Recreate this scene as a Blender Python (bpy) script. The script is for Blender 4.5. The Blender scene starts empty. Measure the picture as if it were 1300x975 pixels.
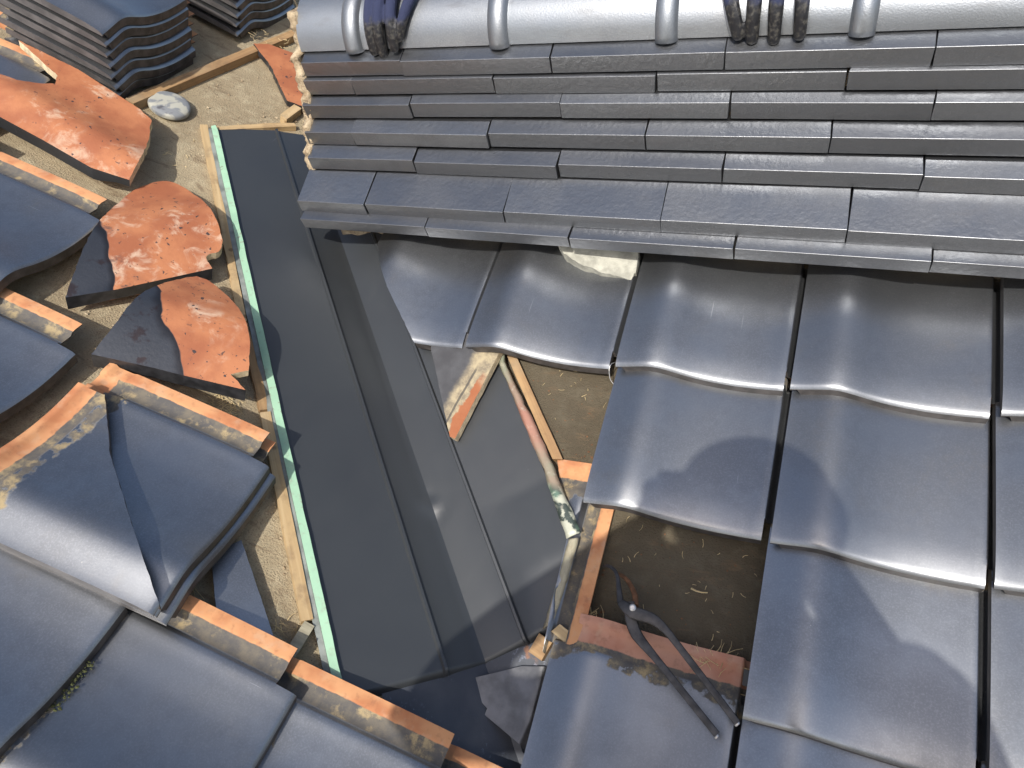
import bpy, bmesh, math, random
import numpy as np
from mathutils import Vector, Matrix, noise
from mathutils.geometry import delaunay_2d_cdt

random.seed(7)
sc = bpy.context.scene
col = sc.collection

# ------------------------------------------------------------ camera
cam_d = bpy.data.cameras.new('camera')
cam = bpy.data.objects.new('camera', cam_d)
col.objects.link(cam)
CR, CU, CB = (0.925, 0.352, -0.146), (-0.136, 0.663, 0.736), (0.356, -0.661, 0.661)
CP = (0.663, -0.774, 0.849)
cam.matrix_world = Matrix(((CR[0], CU[0], CB[0], CP[0]), (CR[1], CU[1], CB[1], CP[1]),
                           (CR[2], CU[2], CB[2], CP[2]), (0, 0, 0, 1)))
cam_d.sensor_width = 36
cam_d.lens = 908.3 / 1300 * 36
cam_d.clip_start = 0.02
cam_d.clip_end = 2000
sc.camera = cam

# ------------------------------------------------------------ sky and sun
LIGHT = Vector((-0.103, 0.654, -0.749)).normalized()      # the way the sunlight travels
wd = bpy.data.worlds.new('World')
sc.world = wd
wd.use_nodes = True
nt = wd.node_tree
sky = nt.nodes.new('ShaderNodeTexSky')
sky.sky_type = 'NISHITA'
sky.sun_disc = False
sky.sun_elevation = math.asin(-LIGHT.z)
sky.sun_rotation = math.atan2(-LIGHT.x, -LIGHT.y)
sky.dust_density = 3.0
nt.links.new(sky.outputs[0], nt.nodes['Background'].inputs[0])
nt.nodes['Background'].inputs[1].default_value = 0.145
sun_d = bpy.data.lights.new('sun', 'SUN')
sun_d.energy = 3.7
sun_d.angle = math.radians(0.55)
sun_d.color = (1, 0.965, 0.91)
sun = bpy.data.objects.new('sun', sun_d)
col.objects.link(sun)
sun.location = (0, -4, 6)
sun.rotation_euler = LIGHT.to_track_quat('-Z', 'Y').to_euler()
sc.view_settings.view_transform = 'Standard'
sc.view_settings.look = 'None'
sc.view_settings.exposure = 0.3
sc.view_settings.gamma = 1

# ------------------------------------------------------------ the two roof slopes
PR, PL = 0.424, 0.492
cR, sR, cL, sL = math.cos(PR), math.sin(PR), math.cos(PL), math.sin(PL)


def RP(x, s, w=0.0):          # right slope: across, up the slope, above the deck
    return Vector((x, s * cR - w * sR, s * sR + w * cR))


def LP(u, v, w=0.0):          # left slope: down the slope, along Y, above the deck
    return Vector((u * cL + w * sL, v, -u * sL + w * cL))


def frame(o, ex, ey):
    ez = ex.cross(ey)
    return Matrix(((ex.x, ey.x, ez.x, o.x), (ex.y, ey.y, ez.y, o.y), (ex.z, ey.z, ez.z, o.z), (0, 0, 0, 1)))


MR = frame(Vector((0, 0, 0)), Vector((1, 0, 0)), Vector((0, cR, sR)))       # (x, s, w) -> world
ML = frame(Vector((0, 0, 0)), Vector((cL, 0, -sL)), Vector((0, 1, 0)))      # (u, v, w) -> world
ROT = Matrix.Rotation
TR = Matrix.Translation

# ------------------------------------------------------------ materials


class G:
    """small helper round one material's node tree"""

    def __init__(self, name):
        self.m = bpy.data.materials.new(name)
        self.m.use_nodes = True
        self.t = self.m.node_tree
        self.b = self.t.nodes['Principled BSDF']

    def n(self, typ, **kw):
        nd = self.t.nodes.new(typ)
        for k, v in kw.items():
            setattr(nd, k, v)
        return nd

    def set(self, sock, v):
        if hasattr(v, 'links') or isinstance(v, bpy.types.NodeSocket):
            self.t.links.new(v, sock)
        else:
            sock.default_value = v

    def coord(self, which='Object'):
        return self.n('ShaderNodeTexCoord').outputs[which]

    def mapping(self, v, scale=(1, 1, 1), loc=(0, 0, 0), rot=(0, 0, 0)):
        nd = self.n('ShaderNodeMapping')
        self.set(nd.inputs['Vector'], v)
        nd.inputs['Scale'].default_value = scale
        nd.inputs['Location'].default_value = loc
        nd.inputs['Rotation'].default_value = rot
        return nd.outputs[0]

    def rnd_coord(self, amount=7.0):
        c = self.coord()
        oi = self.n('ShaderNodeObjectInfo')
        mu = self.math('MULTIPLY', oi.outputs['Random'], amount)
        va = self.n('ShaderNodeVectorMath', operation='ADD')
        self.set(va.inputs[0], c)
        cx = self.n('ShaderNodeCombineXYZ')
        for i in range(3):
            self.set(cx.inputs[i], mu)
        self.set(va.inputs[1], cx.outputs[0])
        return va.outputs[0]

    def noise(self, v, scale, detail=4, rough=0.55, dist=0.0):
        nd = self.n('ShaderNodeTexNoise')
        self.set(nd.inputs['Vector'], v)
        nd.inputs['Scale'].default_value = scale
        nd.inputs['Detail'].default_value = detail
        nd.inputs['Roughness'].default_value = rough
        nd.inputs['Distortion'].default_value = dist
        return nd.outputs['Fac']

    def voronoi(self, v, scale, feature='F1'):
        nd = self.n('ShaderNodeTexVoronoi', feature=feature)
        self.set(nd.inputs['Vector'], v)
        nd.inputs['Scale'].default_value = scale
        return nd.outputs['Distance']

    def math(self, op, a, b=0.0, c=0.0):
        nd = self.n('ShaderNodeMath', operation=op)
        self.set(nd.inputs[0], a)
        self.set(nd.inputs[1], b)
        if op == 'MULTIPLY_ADD':
            self.set(nd.inputs[2], c)
        return nd.outputs[0]

    def ramp(self, f, a, b, lo=0.0, hi=1.0, smooth=True):
        nd = self.n('ShaderNodeMapRange')
        nd.interpolation_type = 'SMOOTHSTEP' if smooth else 'LINEAR'
        self.set(nd.inputs['Value'], f)
        nd.inputs['From Min'].default_value = a
        nd.inputs['From Max'].default_value = b
        nd.inputs['To Min'].default_value = lo
        nd.inputs['To Max'].default_value = hi
        return nd.outputs['Result']

    def mix(self, f, a, b):
        nd = self.n('ShaderNodeMix', data_type='RGBA')
        self.set(nd.inputs['Factor'], f)
        for s, v in ((nd.inputs[6], a), (nd.inputs[7], b)):
            if isinstance(v, tuple):
                s.default_value = (*v, 1)
            else:
                self.set(s, v)
        return nd.outputs[2]

    def fmix(self, f, a, b):
        nd = self.n('ShaderNodeMix', data_type='FLOAT')
        self.set(nd.inputs['Factor'], f)
        self.set(nd.inputs[2], a)
        self.set(nd.inputs[3], b)
        return nd.outputs[0]

    def xyz(self, v):
        nd = self.n('ShaderNodeSeparateXYZ')
        self.set(nd.inputs[0], v)
        return nd.outputs

    def color(self, c):
        if isinstance(c, tuple):
            self.b.inputs['Base Color'].default_value = (*c, 1)
        else:
            self.set(self.b.inputs['Base Color'], c)

    def rough(self, r):
        self.set(self.b.inputs['Roughness'], r)

    def metal(self, r):
        self.set(self.b.inputs['Metallic'], r)

    def bump(self, h, strength=0.3, dist=0.002):
        nd = self.n('ShaderNodeBump')
        self.set(nd.inputs['Height'], h)
        nd.inputs['Strength'].default_value = strength
        nd.inputs['Distance'].default_value = dist
        self.set(self.b.inputs['Normal'], nd.outputs[0])


GLAZE_A, GLAZE_B = (0.325, 0.336, 0.348), (0.245, 0.253, 0.264)
CLAY = (0.31, 0.100, 0.042)
CLAY2 = (0.43, 0.165, 0.070)
DUST = (0.40, 0.32, 0.20)


def glaze_col(g, v):
    big = g.noise(v, 9, 3)
    fine = g.noise(v, 420, 2, 0.7)
    c = g.mix(g.ramp(g.math('MULTIPLY_ADD', g.noise(v, 60, 4, 0.7), 0.35, big), 0.5, 0.85), GLAZE_A, GLAZE_B)
    c = g.mix(g.ramp(fine, 0.42, 0.75, 0, 0.35), c, (0.46, 0.47, 0.485))
    # pale grains and dark pits stuck to the surface
    vs = g.voronoi(v, 55)
    sp = g.math('MULTIPLY', g.ramp(vs, 0.055, 0.03), g.ramp(g.noise(v, 14, 1), 0.55, 0.62))
    c = g.mix(sp, c, (0.50, 0.49, 0.46))
    oi = g.n('ShaderNodeObjectInfo').outputs['Random']
    c = g.mix(g.ramp(oi, 0.0, 1.0, 0.0, 0.35, False), c, (0.22, 0.225, 0.235))
    # brown work dust wiped over the glaze, and hair scratches
    sm = g.math('MULTIPLY', g.ramp(g.noise(v, 6, 5, 0.65, 0.8), 0.52, 0.74), g.ramp(g.noise(v, 46, 5, 0.7), 0.35, 0.7))
    c = g.mix(g.math('MULTIPLY', sm, 0.30), c, (0.36, 0.31, 0.24))
    sc_ = g.noise(g.mapping(v, (240, 9, 30), (0, 0, 0), (0, 0, 0.8)), 1.0, 2)
    c = g.mix(g.math('MULTIPLY', g.ramp(sc_, 0.735, 0.78), g.ramp(g.noise(v, 11, 1), 0.52, 0.6, 0, 0.45)), c, (0.72, 0.71, 0.70))
    return c, big, fine


def mat_tile(name, side):
    g = G(name)
    v = g.rnd_coord()
    x, y, z = g.xyz(g.coord())
    c, big, fine = glaze_col(g, v)
    wob = g.noise(v, 60, 4)
    wob2 = g.noise(v, 18, 3)
    # dirt film left where the tile above lay
    dy = g.math('MULTIPLY_ADD', wob2, 0.07, y)
    dust = g.math('MULTIPLY', g.ramp(dy, 0.268, 0.292), g.ramp(wob, 0.35, 0.6, 0.25, 1))
    dx = g.math('MULTIPLY_ADD', wob, 0.012, x)
    dust2 = g.math('MULTIPLY', g.math('MULTIPLY', g.ramp(dx, 0.2665, 0.272), g.ramp(dx, 0.290, 0.284, 0.6, 1)), g.ramp(wob, 0.40, 0.60, 0.15, 0.8))
    dust = g.math('MAXIMUM', dust, dust2) if side else dust
    if side:
        silt = g.math('MAXIMUM', g.ramp(x, 0.2600, 0.2625), g.ramp(y, 0.2575, 0.2610))
    else:
        silt = g.ramp(y, 0.2575, 0.2610)
    film0 = g.math('MAXIMUM', g.ramp(dust, 0.25, 0.55), silt)
    grime = g.mix(g.ramp(g.noise(v, 45, 5, 0.7), 0.35, 0.7), (0.085, 0.080, 0.076), (0.15, 0.128, 0.096))
    c = g.mix(film0, c, g.mix(g.math('MULTIPLY', g.ramp(g.noise(v, 30, 5, 0.7), 0.50, 0.68), g.ramp(dust, 0.1, 0.5, 0.35, 1)), grime, (0.34, 0.26, 0.14)))
    # bare clay on the head rim and the side rim
    cy = g.ramp(g.math('MULTIPLY_ADD', wob, 0.008, y), 0.2785 if side else 0.2715, 0.2805 if side else 0.2735)
    cx = g.ramp(g.math('MULTIPLY_ADD', wob, 0.004, x), 0.2865, 0.288)
    clay = g.math('MAXIMUM', cy, cx) if side else cy
    cl = g.mix(g.ramp(wob2, 0.3, 0.6), CLAY2, (0.58, 0.285, 0.130)) if side else g.mix(g.ramp(wob2, 0.3, 0.6), (0.44, 0.19, 0.115), (0.52, 0.27, 0.18))
    cl = g.mix(g.ramp(g.noise(v, 35, 5), 0.52, 0.75, 0, 0.5), cl, (0.50, 0.36, 0.24))
    cl = g.mix(g.ramp(g.noise(v, 90, 4), 0.5, 0.75, 0, 0.4), cl, (0.22, 0.09, 0.05))
    c = g.mix(clay, c, cl)
    g.color(c)
    film = g.math('MAXIMUM', clay, film0)
    g.rough(g.fmix(film, g.ramp(big, 0.3, 0.7, 0.36, 0.43), 0.88))
    g.metal(g.fmix(film, 0.97, 0.0))
    g.bump(g.math('ADD', g.math('MULTIPLY', g.noise(v, 70, 3), 0.4), fine), 0.06, 0.0010)
    return g.m


def mat_noshi(name, face):
    g = G(name)
    v = g.rnd_coord(11)
    c, big, fine = glaze_col(g, v)
    st = g.noise(g.mapping(v, (6, 30, 60)), 3, 4)
    c = g.mix(g.ramp(st, 0.5, 0.8, 0, 0.5), c, (0.28, 0.27, 0.27))
    oi = g.n('ShaderNodeObjectInfo').outputs['Random']
    c = g.mix(g.math('MULTIPLY_ADD', oi, 0.45, 0.3), c, (0.17, 0.175, 0.185))
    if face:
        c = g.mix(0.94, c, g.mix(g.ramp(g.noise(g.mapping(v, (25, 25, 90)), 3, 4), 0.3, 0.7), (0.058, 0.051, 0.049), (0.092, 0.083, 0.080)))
    g.color(c)
    g.rough(0.55 if face else g.ramp(big, 0.3, 0.7, 0.34, 0.46))
    g.metal(0.3 if face else 0.95)
    peel = g.noise(v, 130, 2, 0.5)
    g.bump(g.math('ADD', peel, g.math('MULTIPLY', fine, 0.25)), 0.30, 0.0020)
    return g.m


def mat_cap():
    g = G('silver smoked cap')
    v = g.rnd_coord(5)
    c, big, fine = glaze_col(g, v)
    c = g.mix(g.ramp(g.noise(v, 5, 3), 0.3, 0.7, 0.2, 0.6), c, (0.28, 0.31, 0.34))
    c = g.mix(g.ramp(g.noise(g.mapping(v, (14, 50, 50)), 1, 4), 0.55, 0.75, 0, 0.4), c, (0.20, 0.20, 0.20))
    g.color(c)
    g.rough(g.ramp(big, 0.3, 0.7, 0.40, 0.5))
    g.metal(0.85)
    g.bump(g.math('ADD', big, fine), 0.2, 0.0015)
    return g.m


def mat_clay(name, stain, holes=True):
    """bare fired clay; a white lime bloom and soot pits"""
    g = G(name)
    v = g.rnd_coord(9)
    n1 = g.noise(v, 14, 4)
    c = g.mix(g.ramp(n1, 0.35, 0.65), CLAY, CLAY2)
    lime = g.math('MULTIPLY', g.ramp(g.noise(v, 22, 6, 0.65, 0.6), 0.5, 0.68), g.ramp(g.noise(v, 7, 2), 0.48, 0.6))
    c = g.mix(g.math('MULTIPLY', lime, stain * 0.75), c, (0.64, 0.50, 0.36))
    c = g.mix(g.ramp(g.noise(v, 75, 5, 0.7), 0.5, 0.75, 0, 0.35), c, (0.25, 0.09, 0.045))
    if holes:
        pit = g.math('MULTIPLY', g.ramp(g.noise(v, 105, 2, 0.5, 0.4), 0.665, 0.69), g.ramp(g.noise(v, 11, 2), 0.40, 0.55))
        c = g.mix(pit, c, (0.05, 0.03, 0.03))
    g.color(c)
    g.rough(0.72)
    g.bump(g.noise(v, 160, 4), 0.25, 0.002)
    return g.m


def mat_broken(name, A_, B_, bend, cen):
    """piece with glaze on one side of a wandering line and bare clay on the other"""
    g = G(name)
    ln = math.hypot(B_[0] - A_[0], B_[1] - A_[1])
    px, py = -(B_[1] - A_[1]) / ln, (B_[0] - A_[0]) / ln
    off = px * (A_[0] - cen[0]) + py * (A_[1] - cen[1]) + 0.5 * bend
    v = g.rnd_coord(9)
    co = g.coord()
    x, y, z = g.xyz(co)
    f = g.math('ADD', g.math('MULTIPLY', x, px), g.math('MULTIPLY', y, py))
    wob = g.noise(v, 16, 2, 0.4)
    f = g.math('MULTIPLY_ADD', wob, bend, f)
    f = g.math('SUBTRACT', f, off)
    mask = g.ramp(f, -0.0008, 0.0008)
    rim = g.math('MULTIPLY', g.ramp(f, -0.016, -0.001), g.ramp(f, 0.002, -0.0005))
    gl, big, fine = glaze_col(g, v)
    gl = g.mix(0.78, gl, (0.07, 0.07, 0.074))
    n1 = g.noise(v, 14, 4)
    cl = g.mix(g.ramp(n1, 0.35, 0.65), CLAY, CLAY2)
    lime = g.math('MULTIPLY', g.ramp(g.noise(v, 26, 6, 0.65, 0.6), 0.48, 0.66), g.ramp(g.noise(v, 8, 2), 0.46, 0.58))
    cl = g.mix(g.math('MULTIPLY', lime, 0.6), cl, (0.66, 0.52, 0.38))
    cl = g.mix(g.ramp(g.noise(v, 75, 5, 0.7), 0.5, 0.75, 0, 0.35), cl, (0.25, 0.09, 0.045))
    pit = g.math('MULTIPLY', g.ramp(g.noise(v, 115, 2, 0.5, 0.4), 0.655, 0.68), g.ramp(g.noise(v, 10, 2), 0.40, 0.55))
    cl = g.mix(pit, cl, (0.04, 0.03, 0.03))
    c = g.mix(mask, gl, cl)
    c = g.mix(g.math('MULTIPLY', rim, 0.75), c, (0.045, 0.04, 0.04))
    soot = g.math('MULTIPLY', g.ramp(f, 0.05, 0.0), g.ramp(g.noise(v, 30, 4, 0.6), 0.56, 0.66))
    c = g.mix(g.math('MULTIPLY', soot, 0.7), c, (0.08, 0.05, 0.045))
    g.color(c)
    g.rough(g.fmix(mask, 0.42, 0.7))
    g.metal(g.fmix(mask, 0.9, 0.0))
    g.bump(g.noise(v, 150, 4), 0.2, 0.002)
    return g.m


def mat_felt(name, k):
    g = G(name)
    v = g.coord()
    n1 = g.noise(v, 4, 5, 0.6)
    n2 = g.noise(v, 26, 6, 0.7)
    n3 = g.noise(v, 330, 3, 0.7)
    c = g.mix(g.ramp(n1, 0.35, 0.65), tuple(q * k for q in (0.37, 0.30, 0.19)), tuple(q * k for q in (0.28, 0.22, 0.135)))
    c = g.mix(g.ramp(n2, 0.45, 0.7, 0, 0.75), c, tuple(q * k for q in (0.45, 0.38, 0.25)))
    c = g.mix(g.ramp(n3, 0.50, 0.72, 0, 0.65), c, (0.12, 0.088, 0.055))
    grit = g.math('MULTIPLY', g.ramp(g.voronoi(v, 120), 0.16, 0.09), g.ramp(g.noise(v, 11, 2), 0.5, 0.58))
    c = g.mix(g.math('MULTIPLY', grit, 0.8), c, (0.09, 0.055, 0.035))
    st = g.noise(g.mapping(v, (3, 9, 3), (0, 0, 0), (0, 0, 0.7)), 5, 5, 0.65, 1.0)
    c = g.mix(g.ramp(st, 0.54, 0.70, 0, 0.6), c, (0.17, 0.115, 0.065))
    g.color(c)
    g.rough(0.92)
    g.bump(g.math('ADD', g.math('MULTIPLY', n2, 1.5), n3), 0.8, 0.005)
    return g.m


def mat_wood(name, a, b, axis=0, dirty=0.3):
    g = G(name)
    v = g.rnd_coord(13)
    scl = [70, 70, 70]
    scl[axis] = 3
    gr = g.noise(g.mapping(v, tuple(scl)), 1.6, 5, 0.6, 0.5)
    c = g.mix(g.ramp(gr, 0.3, 0.7), a, b)
    d = g.noise(v, 30, 5, 0.65)
    c = g.mix(g.ramp(d, 0.48, 0.70, 0, dirty), c, (0.16, 0.10, 0.055))
    kn = g.math('MULTIPLY', g.ramp(g.voronoi(v, 20), 0.13, 0.06), 0.7)
    c = g.mix(kn, c, (0.13, 0.07, 0.03))
    c = g.mix(g.ramp(g.noise(v, 9, 3), 0.5, 0.75, 0, 0.5), c, (0.33, 0.27, 0.18))
    g.color(c)
    g.rough(0.75)
    g.bump(gr, 0.3, 0.0015)
    return g.m


def mat_sheet():
    g = G('charcoal painted steel sheet')
    v = g.coord()
    n1 = g.noise(v, 5, 4)
    n2 = g.noise(v, 500, 2)
    sm = g.noise(g.mapping(v, (9, 3, 9), (0, 0, 0), (0, 0, 0.9)), 2.2, 5, 0.7, 1.4)
    c = g.mix(g.ramp(n1, 0.35, 0.65), (0.029, 0.032, 0.034), (0.025, 0.0275, 0.030))
    c = g.mix(g.ramp(sm, 0.60, 0.80, 0, 0.07), c, (0.10, 0.10, 0.10))
    dn = g.math('MULTIPLY', g.ramp(g.voronoi(v, 26), 0.05, 0.02), g.ramp(g.noise(v, 9, 1), 0.60, 0.66))
    c = g.mix(g.math('MULTIPLY', dn, 0.6), c, (0.45, 0.44, 0.41))
    scr = g.noise(g.mapping(v, (160, 5, 40), (0, 0, 0), (0, 0, 1.1)), 1.0, 2)
    c = g.mix(g.math('MULTIPLY', g.ramp(scr, 0.74, 0.80), g.ramp(g.noise(v, 8, 1), 0.5, 0.6, 0, 0.25)), c, (0.3, 0.3, 0.3))
    g.color(c)
    g.rough(g.ramp(sm, 0.35, 0.75, 0.43, 0.47))
    g.metal(0.0)
    g.b.inputs['Specular IOR Level'].default_value = 0.85
    g.bump(g.math('MULTIPLY_ADD', n2, 0.15, g.math('MULTIPLY', n1, 2.0)), 0.12, 0.002)
    return g.m


def mat_plain(name, c, rough=0.6, metal=0.0, var=0.25, scale=40, bump=0.15):
    g = G(name)
    v = g.rnd_coord(3)
    n1 = g.noise(v, scale, 4)
    dk = tuple(q * (1 - var) for q in c)
    lt = tuple(min(1, q * (1 + var)) for q in c)
    g.color(g.mix(g.ramp(n1, 0.3, 0.7), dk, lt))
    g.rough(rough)
    g.metal(metal)
    g.bump(g.noise(v, scale * 6, 3), bump, 0.001)
    return g.m


def mat_patina():
    g = G('weathered copper patina')
    v = g.coord()
    n1 = g.noise(v, 13, 3, 0.5)
    n2 = g.noise(v, 70, 5, 0.7)
    x, y, z = g.xyz(v)
    c = g.mix(g.ramp(n1, 0.35, 0.65), (0.25, 0.27, 0.19), (0.30, 0.21, 0.15))
    red = g.math('MULTIPLY', g.ramp(g.math('MULTIPLY_ADD', n2, 0.05, y), 0.055, 0.02), g.ramp(g.math('MULTIPLY_ADD', n2, 0.05, y), -0.06, -0.02))
    c = g.mix(g.math('MULTIPLY', red, 0.65), c, (0.42, 0.17, 0.12))
    low = g.ramp(g.math('MULTIPLY_ADD', n1, 0.06, y), -0.07, -0.10)
    c = g.mix(low, c, g.mix(g.ramp(g.noise(v, 34, 4, 0.6, 0.5), 0.45, 0.55), (0.05, 0.065, 0.055), (0.46, 0.46, 0.36)))
    c = g.mix(g.ramp(n2, 0.56, 0.72, 0, 0.5), c, (0.52, 0.48, 0.38))
    c = g.mix(g.math('MULTIPLY', g.ramp(g.noise(v, 19, 2), 0.55, 0.62), 0.4), c, (0.20, 0.34, 0.24))
    g.color(c)
    g.rough(0.55)
    g.metal(0.2)
    g.bump(n2, 0.4, 0.002)
    return g.m


def mat_mint():
    g = G('mint back paint')
    v = g.coord()
    n = g.noise(v, 20, 4)
    c = g.mix(g.ramp(n, 0.35, 0.7), (0.28, 0.46, 0.315), (0.33, 0.53, 0.36))
    c = g.mix(g.ramp(g.noise(v, 90, 4), 0.52, 0.72, 0, 0.5), c, (0.27, 0.29, 0.22))
    c = g.mix(g.math('MULTIPLY', g.ramp(g.noise(g.mapping(v, (60, 60, 60)), 1.5, 5, 0.7), 0.58, 0.66), g.ramp(g.noise(v, 7, 2), 0.5, 0.6, 0, 0.8)), c, (0.20, 0.18, 0.13))
    g.color(c)
    g.rough(0.5)
    return g.m


def mat_mortar():
    g = G('rough clay mortar')
    v = g.coord()
    n = g.noise(v, 45, 6, 0.7)
    c = g.mix(g.ramp(n, 0.3, 0.7), (0.24, 0.17, 0.10), (0.55, 0.45, 0.30))
    c = g.mix(g.ramp(g.noise(v, 130, 4), 0.58, 0.7, 0, 0.7), c, (0.13, 0.08, 0.05))
    g.color(c)
    g.rough(0.95)
    g.bump(g.noise(v, 140, 5, 0.7), 0.7, 0.004)
    return g.m


def mat_glove():
    g = G('navy knit glove with black rubber')
    v = g.coord()
    x, y, z = g.xyz(v)
    k = g.math('MULTIPLY_ADD', g.noise(v, 60, 3), 0.03, z)
    m = g.ramp(k, 0.552, 0.540)
    kn = g.n('ShaderNodeTexWave')
    g.set(kn.inputs['Vector'], v)
    kn.inputs['Scale'].default_value = 260
    kn.inputs['Distortion'].default_value = 2
    navy = g.mix(kn.outputs['Fac'], (0.012, 0.016, 0.045), (0.035, 0.045, 0.10))
    rub = g.mix(g.ramp(g.noise(v, 160, 4), 0.45, 0.7), (0.012, 0.012, 0.014), (0.07, 0.065, 0.055))
    g.color(g.mix(m, navy, rub))
    g.rough(g.fmix(m, 0.9, 0.38))
    g.bump(g.math('ADD', g.noise(v, 120, 4), g.math('MULTIPLY', kn.outputs['Fac'], 0.3)), 0.5, 0.002)
    return g.m


M = dict(
    tile=mat_tile('smoked glaze tile', False), tile_side=mat_tile('smoked glaze tile with bare side rim', True), noshi=mat_noshi('smoked glaze ridge tile', False), noshi_face=mat_noshi('matt brown grey ridge tile face', True), cap=mat_cap(), felt=mat_felt('sandy roofing felt', 1.08), felt_dark=mat_felt('old brown roofing felt', 0.31), sheet=mat_sheet(), mint=mat_mint(),
    mortar=mat_mortar(), patina=mat_patina(), glove=mat_glove(),
    clay=mat_clay('bare orange clay', 0.75), clayraw=mat_clay('fresh broken clay edge', 0.3, False),
    cutedge=mat_plain('tan cut tile edge', (0.55, 0.44, 0.28), 0.9, 0, 0.3, 60, 0.4),
    tile_edge=mat_plain('dark matt tile lip', (0.070, 0.062, 0.058), 0.6, 0.15, 0.4, 45, 0.3),
    oldtile=mat_plain('old dull tile', (0.15, 0.15, 0.155), 0.5, 0.5, 0.3, 25, 0.3),
    tile_flank=mat_plain('grey brown tile flank', (0.105, 0.098, 0.096), 0.55, 0.3, 0.25, 30, 0.25),
    black=mat_plain('black glazed side', (0.035, 0.035, 0.038), 0.42, 0.2, 0.4, 60),
    batten=mat_wood('pale pine batten', (0.52, 0.38, 0.205), (0.40, 0.27, 0.13), 0, 0.5),
    batten_old=mat_wood('aged brown batten', (0.40, 0.25, 0.115), (0.27, 0.155, 0.07), 0, 0.5),
    wood_grey=mat_wood('grey weathered wood', (0.40, 0.36, 0.25), (0.22, 0.20, 0.14), 1, 0.4),
    steel=mat_plain('worn dark steel', (0.070, 0.066, 0.064), 0.45, 0.6, 0.35, 70, 0.3),
    steel_bright=mat_plain('bright bare steel', (0.55, 0.53, 0.50), 0.3, 0.9, 0.2, 60),
    rust=mat_plain('rusty steel', (0.20, 0.095, 0.045), 0.7, 0.3, 0.4, 80),
    stone=None,
    plaster=mat_plain('white lime plaster', (0.37, 0.36, 0.30), 0.9, 0, 0.22, 60, 0.6),
    straw=mat_plain('dry straw', (0.58, 0.45, 0.24), 0.8, 0, 0.35, 30),
    cloth=mat_plain('navy work cloth', (0.02, 0.024, 0.05), 0.9, 0, 0.2, 20),
    cloth2=mat_plain('grey work cloth', (0.09, 0.09, 0.095), 0.9, 0, 0.2, 20),
    skin=mat_plain('skin', (0.50, 0.32, 0.23), 0.55, 0, 0.08, 20),
    hair=mat_plain('black hair', (0.012, 0.011, 0.010), 0.5, 0, 0.2, 60),
    ground=mat_plain('gravel yard', (0.22, 0.20, 0.17), 0.95, 0, 0.3, 3),
    wall=mat_plain('house wall', (0.5, 0.47, 0.42), 0.9, 0, 0.08, 2),
    oldsheet=None,
    foldback=mat_plain('grey bent sheet edge', (0.22, 0.235, 0.215), 0.5, 0.3, 0.35, 30),
)


def mat_stone():
    g = G('grey stone with dried paste')
    v = g.coord()
    n = g.noise(v, 30, 4, 0.5, 0.4)
    c = g.mix(g.ramp(n, 0.46, 0.56), (0.40, 0.39, 0.33), (0.20, 0.21, 0.22))
    c = g.mix(g.ramp(g.noise(v, 22, 3), 0.62, 0.68), c, (0.09, 0.09, 0.10))
    g.color(c)
    g.rough(0.7)
    g.bump(g.noise(v, 90, 4), 0.3, 0.002)
    return g.m


def mat_oldsheet():
    g = G('old dark valley sheet')
    v = g.coord()
    n = g.noise(v, 160, 4, 0.7)
    c = g.mix(g.ramp(g.noise(v, 9, 4), 0.35, 0.65), (0.045, 0.05, 0.062), (0.07, 0.075, 0.085))
    c = g.mix(g.math('MULTIPLY', g.ramp(n, 0.55, 0.68), g.ramp(g.noise(v, 8, 2), 0.42, 0.6)), c, (0.20, 0.22, 0.27))
    rs = g.math('MULTIPLY', g.ramp(g.noise(v, 40, 4), 0.6, 0.7), g.ramp(g.noise(v, 6, 1), 0.52, 0.6))
    c = g.mix(rs, c, (0.22, 0.10, 0.05))
    g.color(c)
    g.rough(0.5)
    g.metal(0.15)
    g.bump(n, 0.3, 0.001)
    return g.m


M['stone'] = mat_stone()
M['oldsheet'] = mat_oldsheet()

# ------------------------------------------------------------ object helpers


def link(name, me, mat=None, parent=None, mw=None):
    o = bpy.data.objects.new(name, me)
    col.objects.link(o)
    if mat is not None and me is not None:
        me.materials.clear()
        for m in (mat if isinstance(mat, (list, tuple)) else [mat]):
            me.materials.append(m)
    if parent is not None:
        o.parent = parent
    if mw is not None:
        o.matrix_basis = mw
    return o


def tag(o, label, cat, group=None):
    o['label'] = label
    o['category'] = cat
    if group:
        o['group'] = group
    return o


def struct(o):
    o['kind'] = 'structure'
    return o


def empty(name, label, cat, mw=None, group=None):
    o = bpy.data.objects.new(name, None)
    o.empty_display_size = 0.05
    col.objects.link(o)
    if mw is not None:
        o.matrix_basis = mw
    return tag(o, label, cat, group)


def mesh(name, vs, fs, smooth=False, mi=None):
    me = bpy.data.meshes.new(name)
    me.from_pydata([tuple(v) for v in vs], [], fs)
    if smooth:
        me.polygons.foreach_set('use_smooth', [True] * len(me.polygons))
    if mi:
        me.polygons.foreach_set('material_index', mi)
    me.update()
    return me


def from_bm(name, bm, smooth=False):
    me = bpy.data.meshes.new(name)
    bmesh.ops.recalc_face_normals(bm, faces=bm.faces)
    bm.to_mesh(me)
    bm.free()
    if smooth:
        me.polygons.foreach_set('use_smooth', [True] * len(me.polygons))
    return me


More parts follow.
